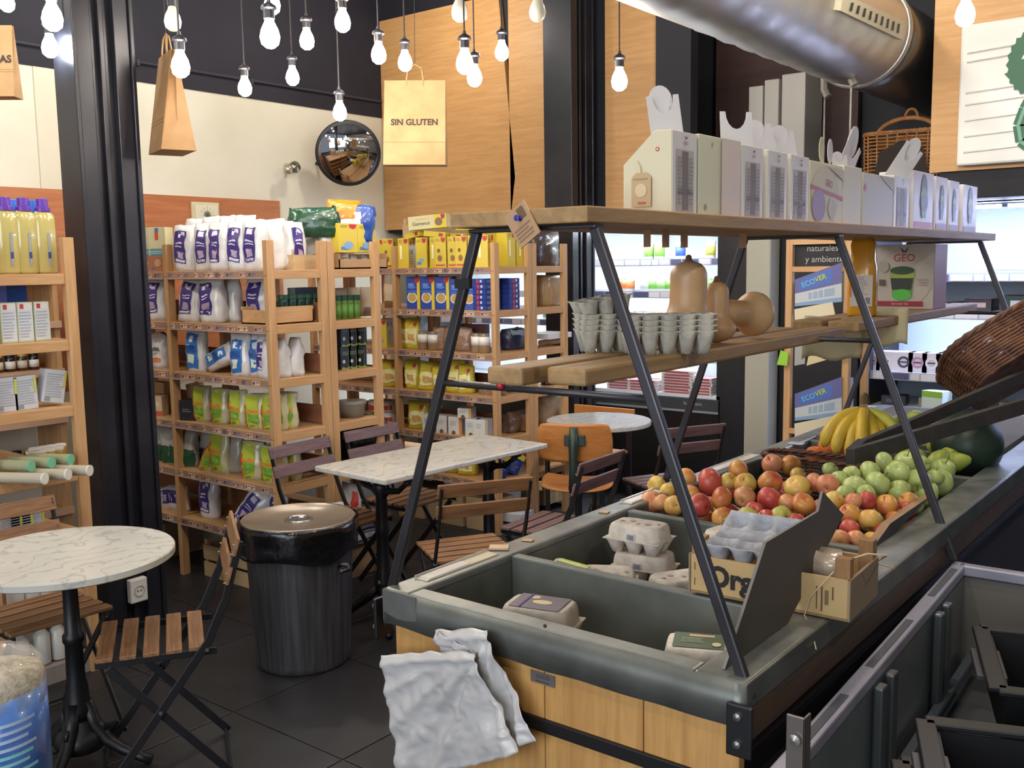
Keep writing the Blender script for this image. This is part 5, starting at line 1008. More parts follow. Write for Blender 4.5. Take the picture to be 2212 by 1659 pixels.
t_ = onY(950, 1362, 1.49); mb = MB(); mb.grid(lambda u, v: (Vector(onY(935,1385,1.488))*(1-u)+Vector(onY(1035,1420,1.488))*u)*(1-v)+(Vector(onY(948,1362,1.488))*(1-u)+Vector(onY(1030,1405,1.488))*u)*v+Vector((0,-.01*abs(math.sin(u*8)),0)), 10, 4, PLASTB); o = mb.build('torn_flap', smooth=True, solid=.0006, fix=False); tag(o, 'torn white plastic flap above the hanging produce bags', 'plastic bag')
# ---- boxes on the top board
def geo_mark(u, v, s, full=True):
    a = [('t','GEO',u,v,s,'#b3484c')]
    return a+[('p',[(u-.08,v+.16*1),(u-.02,v+.08),(u+.02,v+.08),(u+.08,v+.16),(u,v+.10)],'#3c3a38')]
def ramp_box(w, d, h, spine=True, broad=None, col='#cfc9b2'):
    o = empty('sprouter_box'); mb = MB(); c = M(col, .5)
    mb.prism([(-w/2,0),(w/2,0),(w/2,h),(w/2-.04,h+.002),(-w/2,h*.62)], 'y', -d/2, d/2, c).build('box_body', o, bevel=.0015)
    mb = MB()
    if spine:
        mb.box(0,.001,-d/2+.003,d/2-.003,0,h-.001,M('#cac8c8',.4), Matrix.Translation((w/2,0,0)))
        sp = [('r',.16,.84,.02,.78,'#a9a39c'),('r',.38,.62,.04,.76,'#6f655e'),('r',.2,.8,.24,.30,'#655b55'),('l',.2,.36,.1,.7,12,'#8a8078'),('l',.64,.8,.1,.7,12,'#8a8078'),('t','GEO',.5,.86,.06,'#a8555c'),('p',[(.42,.95),(.5,.90),(.58,.95),(.5,.93)],'#3c3a38')]
        shapes(mb, fmat('r', w+.002, d, h), d, h, sp)
    if broad == 'logo':
        shapes(mb, fmat('f', w, d, h), w, h, [('d',.5,.5,.46,'#c0b895',1.1),('r',.05,.95,.5,.58,'#a8424a'),('t','GEO',.5,.70,.15,'#a8424a'),('d',.35,.28,.2,'#8f6f9a',1.1),('d',.7,.25,.13,'#b5ac8a')])
    elif broad == 'dot': shapes(mb, fmat('f', w, d, h), w, h, [('d',.72,.78,.04,'#b3484c'),('d',.72,.78,.02,'#d9d2bb')])
    if mb.v: mb.build('printed_panel', o, fix=False)
    return o
def riser(w, h, oval=True, col='#b5b3b6'):
    o = MB(); c = M(col, .5); pts = [(-w/2,0),(w/2,0),(w/2,h)]
    for k in range(9): a = math.pi*k/8; pts.append((w*.33*math.cos(a), h-.0-h*.42*math.sin(a)))
    pts.append((-w/2, h)); o.prism(pts, 'x', -.0008, .0008, c)
    if oval: o.prism([(w*.36*math.cos(a), h*.92+h*.34*math.sin(a)) for a in [2*math.pi*k/20 for k in range(20)]], 'x', -.012, -.0105, c)
    return o
XB = -1.035; TB = ZT_ = 1.7465
spec = [  # px0, px1 of the spine, kind, riser
 (1450,1505,'dot',(.075,.095,1)), (1601,1647,None,(.085,.10,0)), (1656,1699,None,(.09,.08,1)), (1706,1746,None,(.075,.08,1)), (1822,1860,'logo',(.05,.05,1)), (1930,1962,'dot',(.075,.15,1))]
for i, (a, b, br, rs) in enumerate(spec):
    y0, y1 = yat(a, XB, 1.8), yat(b, XB, 1.8); d = y1-y0; h = .17 if i != 0 else .172; w = .118
    o = ramp_box(w, d, h, spine=(i != 4), broad=br, col='#cfc8ab' if i in (0, 4) else '#c9c3b6'); place(o, (XB-w/2, (y0+y1)/2, TB)); reg(o, {None: 'cream box with a grey printed spine', 'dot': 'cream sprouter box with sloped side and red dot', 'logo': 'cream box with a red banner and purple circle'}[br], 'box', 'on the top board')
    r_ = riser(rs[0], rs[1], rs[2]).build('card_riser', bevel=0); place(r_, (XB-.04, (y0+y1)/2+(.03 if i == 5 else 0), TB+h-.0), rx=R((6, 0, 14, 8, 0, -38)[i]), ry=R(-6), rz=R(-38)); r_.location.z -= .012
    reg(r_, 'notched oval card riser', 'card riser', 'on the top board boxes')
r_ = riser(.1, .2, 1).build('card_riser'); place(r_, (XB-.05, yat(1850, XB, 1.9), TB+.13), rx=R(-46)); reg(r_, 'notched oval card riser', 'card riser', 'on the top board boxes')
for px, c in ((1790, '#b0a888'), (1808, '#b5b3b6')): r_ = MB().prism([(.02*math.cos(a), .05+.035*math.sin(a)) for a in [2*math.pi*k/16 for k in range(16)]], 'x', -.001, .001, M(c, .5)).build('card_tab'); place(r_, (XB-.02, yat(px, XB, 1.95), TB+.155)); reg(r_, 'small oval card tab', 'card tab', 'above the red-banner box')
y0, y1 = yat(1507, XB, 1.8), yat(1599, XB, 1.8)
o = carton('wide_cream_box', .12, y1-y0-.01, .175, M('#c6c6a9', .5), {'r': [('r',.5,.505,0,1,'#a8a890'),('d',.15,.1,.03,'#8a8a70'),('d',.3,.9,.02,'#9a9a80'),('r',.52,1,0,1,'#cbbdb2')]}); place(o, (XB-.06, (y0+y1)/2, TB)); tag(o, 'pale green-cream blank box between the first two spines on the top board', 'box')
y0, y1 = yat(1748, XB, 1.8), yat(1820, XB, 1.8)
o = carton('cream_box', .12, y1-y0-.006, .165, M('#cfc7a6', .5), {'r': [('d',.45,.45,.42,'#c2ba98',.8),('p',[(0,.62),(1,.47),(1,.40),(0,.55)],'#a8424a'),('t','GEO',.55,.66,.17,'#a8424a',-8),('d',.25,.28,.2,'#8d739a',.9),('d',.65,.25,.12,'#b5ac8a'),('p',[(.5,.95),(1,.93),(1,.75)],'#b8af8e')]}); place(o, (XB-.06, (y0+y1)/2, TB)); tag(o, 'cream box with red GEO banner and purple disc, centre of the top board', 'box')
y0, y1 = yat(1863, XB, 1.8), yat(1929, XB, 1.8)
o = carton('cream_box', .12, y1-y0-.006, .16, M('#bfb9a8', .5), {'r': [('d',.05,.72,.04,'#b3484c'),('p',[(.5,1),(1,1),(1,.72)],'#a9a392')]}); place(o, (XB-.06, (y0+y1)/2, TB)); tag(o, 'blank grey-cream box on the top board before the last narrow boxes', 'box')
for i, (a, b, c1, c2) in enumerate(((1972,2015,'#b0404e','#3f8a5c'), (2020,2045,'#8a6a98','#3f66a0'), (2049,2070,'#8a6a98','#5a9fb8'), (2079,2109,'#8f7fb0','#4a6fa8'))):
    y0, y1 = yat(a, XB, 1.8), yat(b, XB, 1.8); o = carton('narrow_box', .12, y1-y0-.004, .20-.004*i, M('#cfcbd2', .45), {'r': [('r',.06,.94,.02,.13,c1),('t','GEO',.5,.82,.07,'#b3586c'),('d',.5,.66,.16,'#2d4030',1.6),('d',.5,.56,.18,'#7a8a3a',.8),('p',[(.32,.52),(.68,.52),(.6,.2),(.4,.2)],c2),('d',.5,.46,.18,'#2d3a40',.7)]}); place(o, (XB-.06, (y0+y1)/2, TB)); reg(o, 'narrow white box with jar print', 'box', 'at the top board far end')
# hang tag on the first box
y_ = yat(1450, XB, 1.8)-.006; p = onY(1385, 410, y_); o = empty('hang_tag', p)
mb = MB().prism([(-.024,-.036),(.024,-.036),(.024,.026),(.012,.036),(-.012,.036),(-.024,.026)], 'y', -.0008, .0008, M('#b9a07c', .7)); shapes(mb, Matrix.Translation((-.024,-.001,-.036)) @ Matrix.Rotation(R(90),4,'X'), .048, .072, [('d',.5,.48,.3,'#cdbb98',1),('r',.35,.75,.08,.14,'#b8584c'),('l',.1,.9,.78,.85,1,'#9a8462')]); mb.build('tag_card', o, fix=False)
MB().tube([(0,0,.03),(-.004,.003,.05),(-.012,.005,.062)], .0012, M('#a89a80', .6), 5).build('tag_string', o); tag(o, 'tan octagonal hang tag on the first cream box', 'hang tag')
# GEO display box and juice bottle on the far planks
y0, y1 = 3.96, 4.2; o = empty('display_box', (0,0,0))
XG = -1.052; pts = [onY(1887,673,3.95), onY(2015,678,3.95)]; w = abs(pts[1].x-pts[0].x); x0 = pts[0].x; zg = 1.451
h = onY(1887,530,3.95).z-zg
cb = carton('sprouter_set_box', w, .17, h, M('#b3aa9e', .5), {'f': [('d',.5,.5,.49,'#bdb4a8',1.05),('d',.5,.5,.485,'#b0a79b',1.05),('t','GEO',.5,.79,.16,'#a8323a'),('p',[(.42,.97),(.47,.88),(.53,.88),(.58,.97),(.5,.9)],'#3a2f30'),('r',.05,.83,.04,.12,'#8f2430'),('t','Sprouter Set',.45,.08,.05,'#d0a0a0'),('p',[(.27,.60),(.68,.60),(.64,.2),(.32,.2)],'#5a8f38'),('r',.27,.68,.48,.56,'#8fa03a'),('d',.475,.60,.205,'#2f4228',.35),('p',[(.28,.48),(.66,.48),(.63,.30),(.31,.30)],'#2a3026'),('d',.475,.22,.165,'#4fae3c',.6),('d',.15,.66,.1,'#a39a8f'),('r',.09,.19,.36,.46,'#5f4a38'),('l',.72,.92,.36,.48,3,'#a89088')], 'r': [('r',0,1,.0,1,'#a87078')]})
place(cb, (x0+w/2, 3.95+.085, zg)); tag(cb, 'square GEO sprouter box with a green glass jar picture on the far plank', 'box')
bpos = at(1855, 684, 1.45); o = empty('juice_bottle', (bpos.x, bpos.y+.03, 1.451))
JU = M('#c98a1c', .25, 0, 'cloud', '#d39a28', 6, coat=.6); sx = .048
def rb(levels, mat, nm, e=4):
    mb = MB(); n = 28; vs = []; fs = []
    for k, z in levels:
        for i in range(n):
            t = 2*math.pi*i/n; c, s = math.cos(t), math.sin(t); q = (abs(c)**e+abs(s)**e)**(-1/e); vs.append((k*q*c, k*q*s, z))
    for j in range(len(levels)-1):
        for i in range(n): fs.append((j*n+i, j*n+(i+1) % n, (j+1)*n+(i+1) % n, (j+1)*n+i))
    fs += [tuple(range(n))[::-1], tuple((len(levels)-1)*n+i for i in range(n))]; return mb.add(vs, fs, mat).build(nm, o, smooth=True)
rb([(sx*.9,0),(sx,.01),(sx,.165),(sx*.86,.19),(sx*.84,.245),(sx*.7,.262)], JU, 'bottle_body'); MB().lathe([(.02,.262),(.02,.285),(.018,.287)], M('#b9b4ac', .4), 16).build('cap', o)
mb = MB(); shapes(mb, Matrix.Translation((-.036,-sx-.0015,.035)) @ Matrix.Rotation(R(90),4,'X'), .072, .105, [('r',0,1,0,1,'#c6bcae'),('l',.12,.8,.35,.95,10,'#9a9088'),('r',.3,.5,.12,.22,'#8fa05a'),('r',.68,.9,.08,.28,'#7a7470'),('r',0,.06,.3,.95,'#b8604a')]); mb.build('label', o, fix=False); o.rotation_euler.z = R(14); tag(o, 'square orange juice bottle with white label beside the sprouter box', 'bottle')
for i, (px, py, w, h, rx, rz, t) in enumerate(((1905,705,.17,.1,.12,.2,'hanging paper sheet with small print below the juice bottle'), (1800,730,.2,.12,.3,.6,'cream cardboard flap under the far planks'))):
    p = onY(px, py, 3.5 if i == 0 else 3.3); o = MB().grid(lambda u, v: ((u-.5)*w, .012*math.sin(u*5+v*2), (v-.5)*h*1.3+.01*math.sin(u*9)*(v < .2)), 12, 8, M('#c9bd98', .7, 0, 'cloud', '#bdb08a', 6)).build('paper_sheet', smooth=True, fix=False, solid=.001); place(o, p, rz=rz, rx=rx); tag(o, t, 'paper')
    if i == 0:
        mb = MB(); shapes(mb, Matrix.Translation((-.05,-.013,-.01)) @ Matrix.Rotation(R(90),4,'X'), .1, .05, [('l',.0,.6,.2,.7,3,'#9a9078'),('r',.7,.73,.1,.9,'#5a5242')]); mb.build('printed_text', o, fix=False)
# wicker basket right, tilted, and black frame
o = wicker('wicker_basket', .70, .34, .16, 14, r=.011, flare=.10, mat=M('#4c2d22', .6, 0, 'cloud', '#7a5138', 25, .3)); F_ = Vector((-math.sin(YAW), math.cos(YAW), 0)); L_ = _r0*math.cos(R(29))+Vector((0,0,1))*math.sin(R(29)); U_ = -_r0*math.sin(R(29))+Vector((0,0,1))*math.cos(R(29))
N_ = U_*math.cos(R(38))+F_*math.sin(R(38)); Y_ = N_.cross(L_); c_ = dep(2108, 838, 3.55)+L_*.36+Y_*.10
o.matrix_world = Matrix(((L_.x, Y_.x, N_.x, c_.x), (L_.y, Y_.y, N_.y, c_.y), (L_.z, Y_.z, N_.z, c_.z), (0,0,0,1))); tag(o, 'large dark wicker basket tilted at the right edge above the watermelon', 'basket')
fr_ = empty('display_easel'); BF = M('#302d2c', .55, 0, 'woodx', '#3b3735', 4, .1)
A1, A2 = at(1843, 985, 1.035), onX(2250, 866, -.62); B1, B2 = at(1868, 962, 1.05), onX(2250, 796, -.68)
MB().bar(A1, A2, .022, .05, BF).build('long_rail', fr_, bevel=.002); MB().bar(B1, B2, .022, .042, BF).build('long_rail', fr_, bevel=.002); MB().bar(A1+(A1-A2).normalized()*.01, B1+(B1-B2).normalized()*.01, .03, .05, BF).build('end_rail', fr_, bevel=.002)
tag(fr_, 'black wooden frame lying tilted over the green apples', 'frame')
# ---- basket on the cold cabinet
o = wicker('handled_basket', .44, .28, .40, 20, r=.009, flare=.04, mat=M('#8a5a2c', .6, 0, 'cloud', '#a87440', 25, .3)); p = onY(1952, 360, 6.0); place(o, (p.x, 6.05, 1.97), rz=.1)
MB().tube([(.17*math.cos(a), -.0, .39+.10*math.sin(a)) for a in [math.pi*k/14 for k in range(15)]], .014, M('#8a5a2c', .6, 0, 'cloud', '#a87440', 25, .3), 8).build('handle', o, smooth=True)
MB().tube([(.035*math.cos(a)+.02, 0, .49+.05*math.sin(a)) for a in [math.pi*k/8 for k in range(9)]], .009, M('#8a5a2c', .6), 8).build('top_loop', o, smooth=True)
MB().lathe([(.14,0),(.15,.1),(.12,.24),(.0,.30)], M('#2a1f18', .8), 20, c=(0,-.142,.05), fn=lambda p, t: Vector((p.x, -.157-.002*math.cos(t), p.z))).build('opening_shade', o); tag(o, 'brown wicker basket with a hooped handle on top of the cold cabinet', 'basket')  # flat dark sheet, coloured as the shaded inside of the arched opening
# ================================================================== COLD CABINETS
def zY(px, py, Y): return onY(px, py, Y).z
YFr = 5.97
LED = M('#eaf3ff', .5, emit=60); LEDV = M('#c8d4ff', .5, emit=120); INW = M('#d5dbe2', .4); INB = M('#b9c6d6', .4)
def fridge(label, x0, x1, ztop, zfl, shelves, led, back, extra=None):
    o = empty('open_cold_cabinet'); D = .62
    MB().box(x0, x1, YFr+D, YFr+D+.03, zfl-.06, ztop, back).build('back_panel', o)
    for a in (x0, x1-.03): MB().box(a, a+.03, YFr, YFr+D, 0, ztop, M('#1b1c20', .5)).build('side_panel', o)
    MB().box(x0, x1, YFr, YFr+D, ztop, ztop+.02, M('#1b1c20', .5)).build('canopy', o)
    MB().box(x0, x1, YFr-.02, YFr+D, 0, zfl-.11, M('#0f1013', .45)).build('base', o)
    MB().box(x0, x1, YFr-.03, YFr, zfl-.10, zfl-.02, M('#3a4146', .4)).build('fascia', o); MB().box(x0, x1, YFr-.035, YFr-.02, zfl-.115, zfl-.10, M('#9aa4ab', .3, .3)).build('bumper_strip', o)
    MB().box(x0, x1, YFr, YFr+D, zfl-.02, zfl, INW).build('deck', o)
    n = max(1, int((x1-x0)/.62)); w = (x1-x0-.06)/n
    for i in range(n):
        MB().box(x0+.03+w*i+.02, x0+.03+w*(i+1)-.02, YFr+.05, YFr+.09, ztop-.03, ztop-.012, led).build('light_tube', o)
    for z, dpt, lit in shelves:
        s = MB().box(x0+.03, x1-.03, YFr+.62-dpt, YFr+.62, z-.012, z, INW).build('shelf', o)
        r = MB().box(x0+.03, x1-.03, YFr+.612-dpt, YFr+.62-dpt, z-.045, z+.004, M('#aab2c4', .3)); x = x0+.05
        rr = random.Random(int(z*100))
        while x < x1-.1:
            ww = rr.choice((.05,.08,.12)); r.box(x, x+ww, YFr+.610-dpt, YFr+.612-dpt, z-.04, z-.002, M(rr.choice(('#e2e0e6','#6f7396','#d8d4dc','#565a7c')), .4)); x += ww+.01
        r.build('price_rail', s)
        if lit: MB().box(x0+.05, x1-.05, YFr+.64-dpt, YFr+.66-dpt, z-.03, z-.013, led).build('light_tube', s)
    tag(o, label, 'refrigerator'); return o
zs1 = [zY(1430, 560, 6.1), zY(1430, 630, 6.1), zY(1430, 697, 6.1), zY(1430, 765, 6.1)]
zf1 = zY(1430, 848, YFr)
fridge('long open refrigerated wall cabinet behind the black column', -5.7, -2.93, 1.90, zf1, [(z, .5, True) for z in zs1], LED, INW)
mb = MB(); T = Matrix.Translation((-3.12, YFr-.0315, zf1-.055)) @ Matrix.Rotation(R(90), 4, 'X'); mb.text('hussmann', .035, M('#aeb6ba', .4), T); o = mb.build('lettering', fix=False); o.parent = bpy.data.objects['open_cold_cabinet']
zs2 = [zY(2100, 592, 6.1), zY(2100, 674, 6.1), zY(1950, 805, 6.05)]
zf2 = zY(1900, 880, YFr)
fridge('bright bluish open cold cabinet at the right behind the boxes', -2.0, .9, 1.95, zf2, [(zs2[0], .42, False), (zs2[1], .48, True), (zs2[2], .55, False)], LEDV, INB)
tb = proto('tub', lambda: jar('tub', .045, .085, M('#dfe2e2', .4), M('#e6e8e8', .4), .1, (.2,.8,M('#7fae4e',.5)), 1.05)); k_ = 0
def ftub(px, z, c, h, r, desc, wh, Y=6.2, cap='#e6e8e8', lab='#7fae4e'):
    o = proto(('tub', c, h, r), lambda: jar('food_tub', r, h, M(c, .4), M(cap, .4), .12, (.2,.8,M(lab,.5)), 1.0)); x = xat(px, Y, z+h/2); place(o, (x, Y, z), rz=random.random()*6); reg(o, desc, 'tub', wh)
bpy.data.objects.remove(tb.children[0]); bpy.data.objects.remove(tb.children[0]) if tb.children else None; bpy.data.objects.remove(tb)
W1 = 'in the long cold cabinet, '
for px, c, l in ((1340,'#e2e4e4','#d8743c'),(1356,'#e2e4e4','#d8743c'),(1398,'#eceeee','#dfe6e0'),(1415,'#e2ece0','#6fb04a'),(1432,'#e6e9e8','#8fc070'),(1452,'#dfe6dc','#6a9a3a'),(1540,'#a8c890','#5f9a3a'),(1552,'#cfe0c4','#4f8a3a'),(1216,'#e8eaea','#d87a3a')):
    ftub(px, zs1[1], c, .105, .05, 'white tub' if l in ('#d8743c', '#dfe6e0') else 'green and white tub', W1+'second shelf', lab=l)
for px, c, l, cp in ((1345,'#b9c0b0','#c9a23c','#e8eaea'),(1362,'#c9ccc4','#5f7a4a','#e8eaea'),(1385,'#a8b0b8','#4a6a8a','#eceeee'),(1402,'#b8c4c0','#5a8a9a','#eceeee'),(1418,'#c8ccc8','#4f8a6a','#e0e4e4'),(1436,'#c4b0ac','#b03a3a','#dfe4df'),(1184,'#c9ccc4','#7a5a4a','#e8eaea'),(1225,'#c9ccc4','#4f8a4a','#e8eaea')):
    ftub(px, zs1[2], c, .085, .042, 'small labelled tub', W1+'third shelf', cap=cp, lab=l)
for px in (1328,1346,1364,1382,1400,1420,1440,1462,1484,1505):
    ftub(px, zf1, '#c6c2a8', .12, .048, 'cream cylinder tub', W1+'bottom deck rear', Y=6.35, lab='#b0aa8a')
for i, (px, n, w) in enumerate(((1345, 4, .2), (1395, 4, .24), (1470, 8, .24), (1525, 6, .14))):
    for j in range(n):
        o = proto('meat', lambda: carton('meat_pack', .22, .15, .018, M('#cfcaca', .3, coat=.4), {'f': [('r',.1,.9,.1,.7,'#a84a58')], 't': [('r',.1,.9,.1,.9,'#9c4450')]})); place(o, (xat(px, 6.04, zf1+.02), 6.06, zf1+.02*j), rz=random.uniform(-.06, .06), s=(w/.22, 1, 1)); reg(o, 'flat red and white meat pack, %s from bottom,' % ORD[j], 'meat pack', 'stack %s, long cold cabinet' % ('one', 'two', 'three', 'four')[i])
for px, c, l in ((1402,'#dfe8dc','#7ab04a'),(1425,'#dfe8dc','#e6efe6'),(1470,'#e4e4ee','#3a5ab8'),(1535,'#e6e6dc','#b8b04a')):
    ftub(px, zs1[0], c, .12, .035, 'overexposed white bottle', W1+'top shelf', lab=l)
W2 = 'in the bright cold cabinet, '
cols = ['#1d2a2c','#2a1d20','#24362e','#7a3038','#c9b0a8','#d8d4dc','#3a3440','#b86a78']
for i in range(9):
    x = -1.62+i*.2; o = proto(('fp', i % 4), lambda: carton('food_pack', .15, .2, .05+.02*(i % 3), M(cols[i % 8], .35, coat=.4), {'f': [('r',.2,.8,.3,.7,cols[(i+3) % 8])], 't': [('r',.1,.9,.1,.9,cols[(i+4) % 8])]})); place(o, (x, 6.32, zs2[1]), rz=.2*(i % 3)-.2); reg(o, 'flat chilled food pack', 'food pack', W2+'middle shelf')
for i, px in enumerate((1855, 1885, 1915, 1955, 1985, 2015, 2045, 2075, 2110)):
    o = proto(('fw', i % 3), lambda: carton('white_pack', .11, .1, .12, M('#dcd8e4', .4), {'f': [('d',.5,.5,.32,('#3a3a4a','#c08aa8','#e8e4ec')[i % 3]),('d',.5,.5,.2,'#c9c6d2'),('r',.3,.7,.46,.54,'#4a4a58')]})); place(o, (xat(px, 6.12, zs2[2]+.05), 6.14, zs2[2]), rz=0); reg(o, 'white chilled pack with round print', 'food pack', W2+'third shelf')
for i in range(8):
    o = proto(('fb', i % 2), lambda: carton('dark_pack', .14, .12, .06, M(('#22222c','#8f8478')[i % 2], .4), {'f': [('r',.2,.8,.3,.7,('#4a4a55','#b5a894')[i % 2])]})); place(o, (-1.85+i*.22, 6.15, zf2), rz=.1); reg(o, 'small chilled pack', 'food pack', W2+'bottom deck')
o = carton('green_white_carton', .13, .1, .12, M('#cfe0dc', .4), {'f': [('r',0,1,.7,1,'#8fc04a')]}); place(o, (xat(2022, 5.98, zf2+.1), 6.0, zf2), rz=-.3); tag(o, 'white carton with green top at the front of the bright cold cabinet', 'carton')
for i in range(6):
    o = proto('tilt', lambda: MB().box(-.15, .15, -.004, .004, 0, .2, M('#c4dce8', .3)).build('price_flap')); place(o, (-1.25+.36*i, 6.2, zs2[0]+.02), rx=R(-20)); reg(o, 'pale translucent flap', 'shelf divider', W2+'top shelf')
# ================================================================== WOODEN DISPLAY STAND
ds = empty('display_stand'); YD = 4.6
xl, xr = xat(1696, YD, 1.5), xat(1822, YD, 1.5)
for x in (xl, xr): 
    for y in ((YD, YD+.26) if x == xr else (YD,)): MB().box(x, x+.034, y, y+.034, 0, 1.745, PINE['z']).build('post', ds, bevel=.003)
for z in (1.72, 1.59, .80): MB().box(xl+.034, xr, YD, YD+.02, z, z+.025, PINE['x']).build('rail', ds)
tag(ds, 'narrow pine display stand in front of the cold cabinets', 'display stand')
o = MB().box(xl+.036, xr-.004, YD+.022, YD+.03, 1.60, 1.735, M('#1d1d21', .7)).build('chalkboard'); ck = M('#a6a6a4', .8); mb = MB(); T0 = Matrix.Translation(((xl+xr)/2+.03, YD+.0212, 1.70)) @ Matrix.Rotation(R(90), 4, 'X'); mb.text('naturales', .042, ck, T0); mb.text('y ambiente', .042, ck, Matrix.Translation((.01, 0, -.052)) @ T0); mb.build('chalk_lettering', o, fix=False); tag(o, 'small chalkboard with white lettering naturales at the stand top', 'chalkboard')
for i, dy_ in enumerate((0, 247)):
    P = [onY(px, py+dy_, YD-.01+.03*0) for px, py in ((1717,662),(1818,652),(1818,567),(1717,604))]
    w = (P[1]-P[0]).length; o = empty('display_carton', (0,0,0)); BLU = '#5a6ba8'
    def QQ(u, v, off=0): p = P[0]*(1-u)*(1-v)+P[1]*u*(1-v)+P[2]*u*v+P[3]*(1-u)*v; return p+Vector((0, off, 0))
    mb = MB(); mb.add([QQ(0,0),QQ(1,0),QQ(1,1),QQ(0,1),QQ(0,0,.16),QQ(1,0,.16),QQ(1,.9,.16),QQ(0,.9,.16)], [(0,1,2,3),(7,6,5,4),(4,5,1,0),(5,6,2,1),(7,4,0,3)], M('#b3b9bd', .5)); mb.build('carton_body', o)
    mb = MB()
    def q4(a, b, c, d, col, e): mb.add([QQ(a,c,e),QQ(b,c,e),QQ(b,d,e),QQ(a,d,e)], [(0,1,2,3)], M(col, .5))
    q4(0,1,.48,1,'#5f5f92',-.001); q4(.1,.8,.55,.92,'#4a68ac',-.0015); q4(0,1,0,.12,'#7a96b4',-.001); q4(.3,.85,.2,.4,'#8fa0b4',-.001)
    for u in (.38,.5,.62): q4(u,u+.015,.18,.44,'#c4ccd2',-.002)
    sl = math.atan2((P[2]-P[3]).z, (P[2]-P[3]).x); c0 = QQ(.30,.72,-.003)
    T = Matrix.Translation(c0) @ Matrix.Rotation(-sl, 4, 'Y') @ Matrix.Rotation(R(90), 4, 'X'); mb.text('ECO', .034, M('#6fb4d8', .5), T, .01); mb.text('VER', .034, M('#b4c23a', .5), Matrix.Translation(QQ(.56,.765,-.003)) @ Matrix.Rotation(-sl, 4, 'Y') @ Matrix.Rotation(R(90), 4, 'X'), .01)
    mb.build('printed_panel', o, fix=False); tag(o, 'blue and lilac cardboard display carton, %s one on the pine stand' % ('upper', 'lower')[i], 'display carton')
    P2 = [onY(px, py+dy_, YD-.05) for px, py in ((1717,703),(1806,690),(1798,652),(1716,668))]
    tag(slab('cardboard_flap', P2, -.004, M('#cfc4a8', .6), M('#b5a98c', .7), n=(0,1,0)), 'cream cardboard flap below the %s display carton' % ('upper', 'lower')[i], 'cardboard flap')
for nm, pts, c, lab in (('green_packet', ((1678,788),(1700,790),(1703,762),(1686,757)), '#8fc23a', 'lime green packet hanging on the pine stand'), ('grey_card', ((1716,790),(1738,786),(1740,740),(1717,742)), '#9a9a96', 'grey card on the pine stand'), ('cream_flap', ((1742,790),(1838,762),(1838,735),(1752,742)), '#c9b98c', 'curled cream flap under the far plank')):
    tag(slab(nm, [onY(px, py, YD-.03) for px, py in pts], -.006, M(c, .5), M(c, .6), n=(0,1,0)), lab, nm.split('_')[1])
# ================================================================== MARBLE TABLES
def scroll_feet(o, n, R_, z0=.0, a0=0):
    for i in range(n):
        a = a0+2*math.pi*i/n; c, s = math.cos(a), math.sin(a)
        f = lambda r, z: (c*r, s*r, z)
        MB().tube([f(.03,.22),f(.05,.15),f(.09,.09),f(R_*.6,.055),f(R_*.85,.03),f(R_,.018)], [.022,.024,.022,.018,.016,.018], IRON, 8).build('foot', o, smooth=True)
        MB().tube([f(.05+.04*math.cos(t*.7), .12+.035*math.sin(t*.7)) for t in range(9)], .009, IRON, 6).build('scroll', o, smooth=True)
def round_table(c, r, h, label, base='cast'):
    o = empty('marble_table', (c[0], c[1], 0))
    MB().lathe([(r-.006,-.028),(r,-.024),(r,-.005),(r-.004,0),(.0005,0)], MARBLE, 64, c=(0,0,h)).build('marble_top', o, smooth=False)
    if base == 'cast':
        MB().lathe([(.045,.0+.16),(.05,.2),(.038,.23),(.036,.27),(.030,.3),(.028,.42),(.034,.43),(.034,.45),(.026,.46),(.024,.62),(.03,.64),(.03,.66),(.022,.68),(.022,h-.03)], IRON, 20).build('column', o, smooth=True)
        MB().lathe([(.03,.05),(.075,.06),(.085,.09),(.07,.12),(.055,.13),(.05,.16),(.03,.17)], IRON, 24).build('base_bell', o, smooth=True)
        for i in range(3):
            a = i*2.1+.4; MB().box(-.02,.2,-.012,.012,h-.05,h-.03,IRON,Matrix.Rotation(a,4,'Z')).build('top_bracket', o)
        scroll_feet(o, 4, .24, a0=.6)
    else:
        MB().lathe([(.24,0),(.24,.03),(.13,.06),(.12,.1),(.12,h-.06),(.2,h-.03)], BLACK, 28).build('pedestal', o, smooth=False)
    return tag(o, label, 'table')
round_table((-3.088, 1.557), .335, .73, 'round white marble table on a black cast-iron column beside the column')
round_table((-3.146, 4.82), .308, .73, 'round white marble table far back by the cold cabinet')
rt = empty('marble_table', (-3.187, 3.455, 0), 0); rt.rotation_euler.z = R(-3.5)
MB().box(-.245, .245, -.545, .545, .715, .74, MARBLE).build('marble_top', rt, bevel=.006)
for s in (-1, 1):
    y = s*.36
    MB().lathe([(.04,.14),(.045,.2),(.03,.26),(.028,.42),(.034,.44),(.03,.46),(.026,.6),(.04,.64),(.03,.67)], IRON, 16, c=(0,y,0)).build('column', rt, smooth=True)
    MB().box(-.21,.21,y-.02,y+.02,.695,.715,IRON).build('top_bar', rt)
    for t in (-1, 1):
        MB().tube([(0,y,.6),(t*.05,y,.63),(t*.12,y,.64),(t*.16,y,.67),(t*.2,y,.70)], [.02,.016,.014,.012,.01], IRON, 8).build('scroll_bracket', rt, smooth=True)
        MB().tube([(t*(.06+.025*math.cos(k*.8)), y, .655+.022*math.sin(k*.8)) for k in range(9)], .007, IRON, 6).build('scroll', rt, smooth=True)
        for u in (-1, 1): MB().tube([(0,y,.2),(t*.06,y+u*.05,.12),(t*.14,y+u*.1,.05),(t*.19,y+u*.14,.015)], [.024,.022,.018,.016], IRON, 8).build('foot', rt, smooth=True)
MB().bar((0,-.36,.68),(0,.36,.68),.02,.015,IRON).build('stretcher', rt)
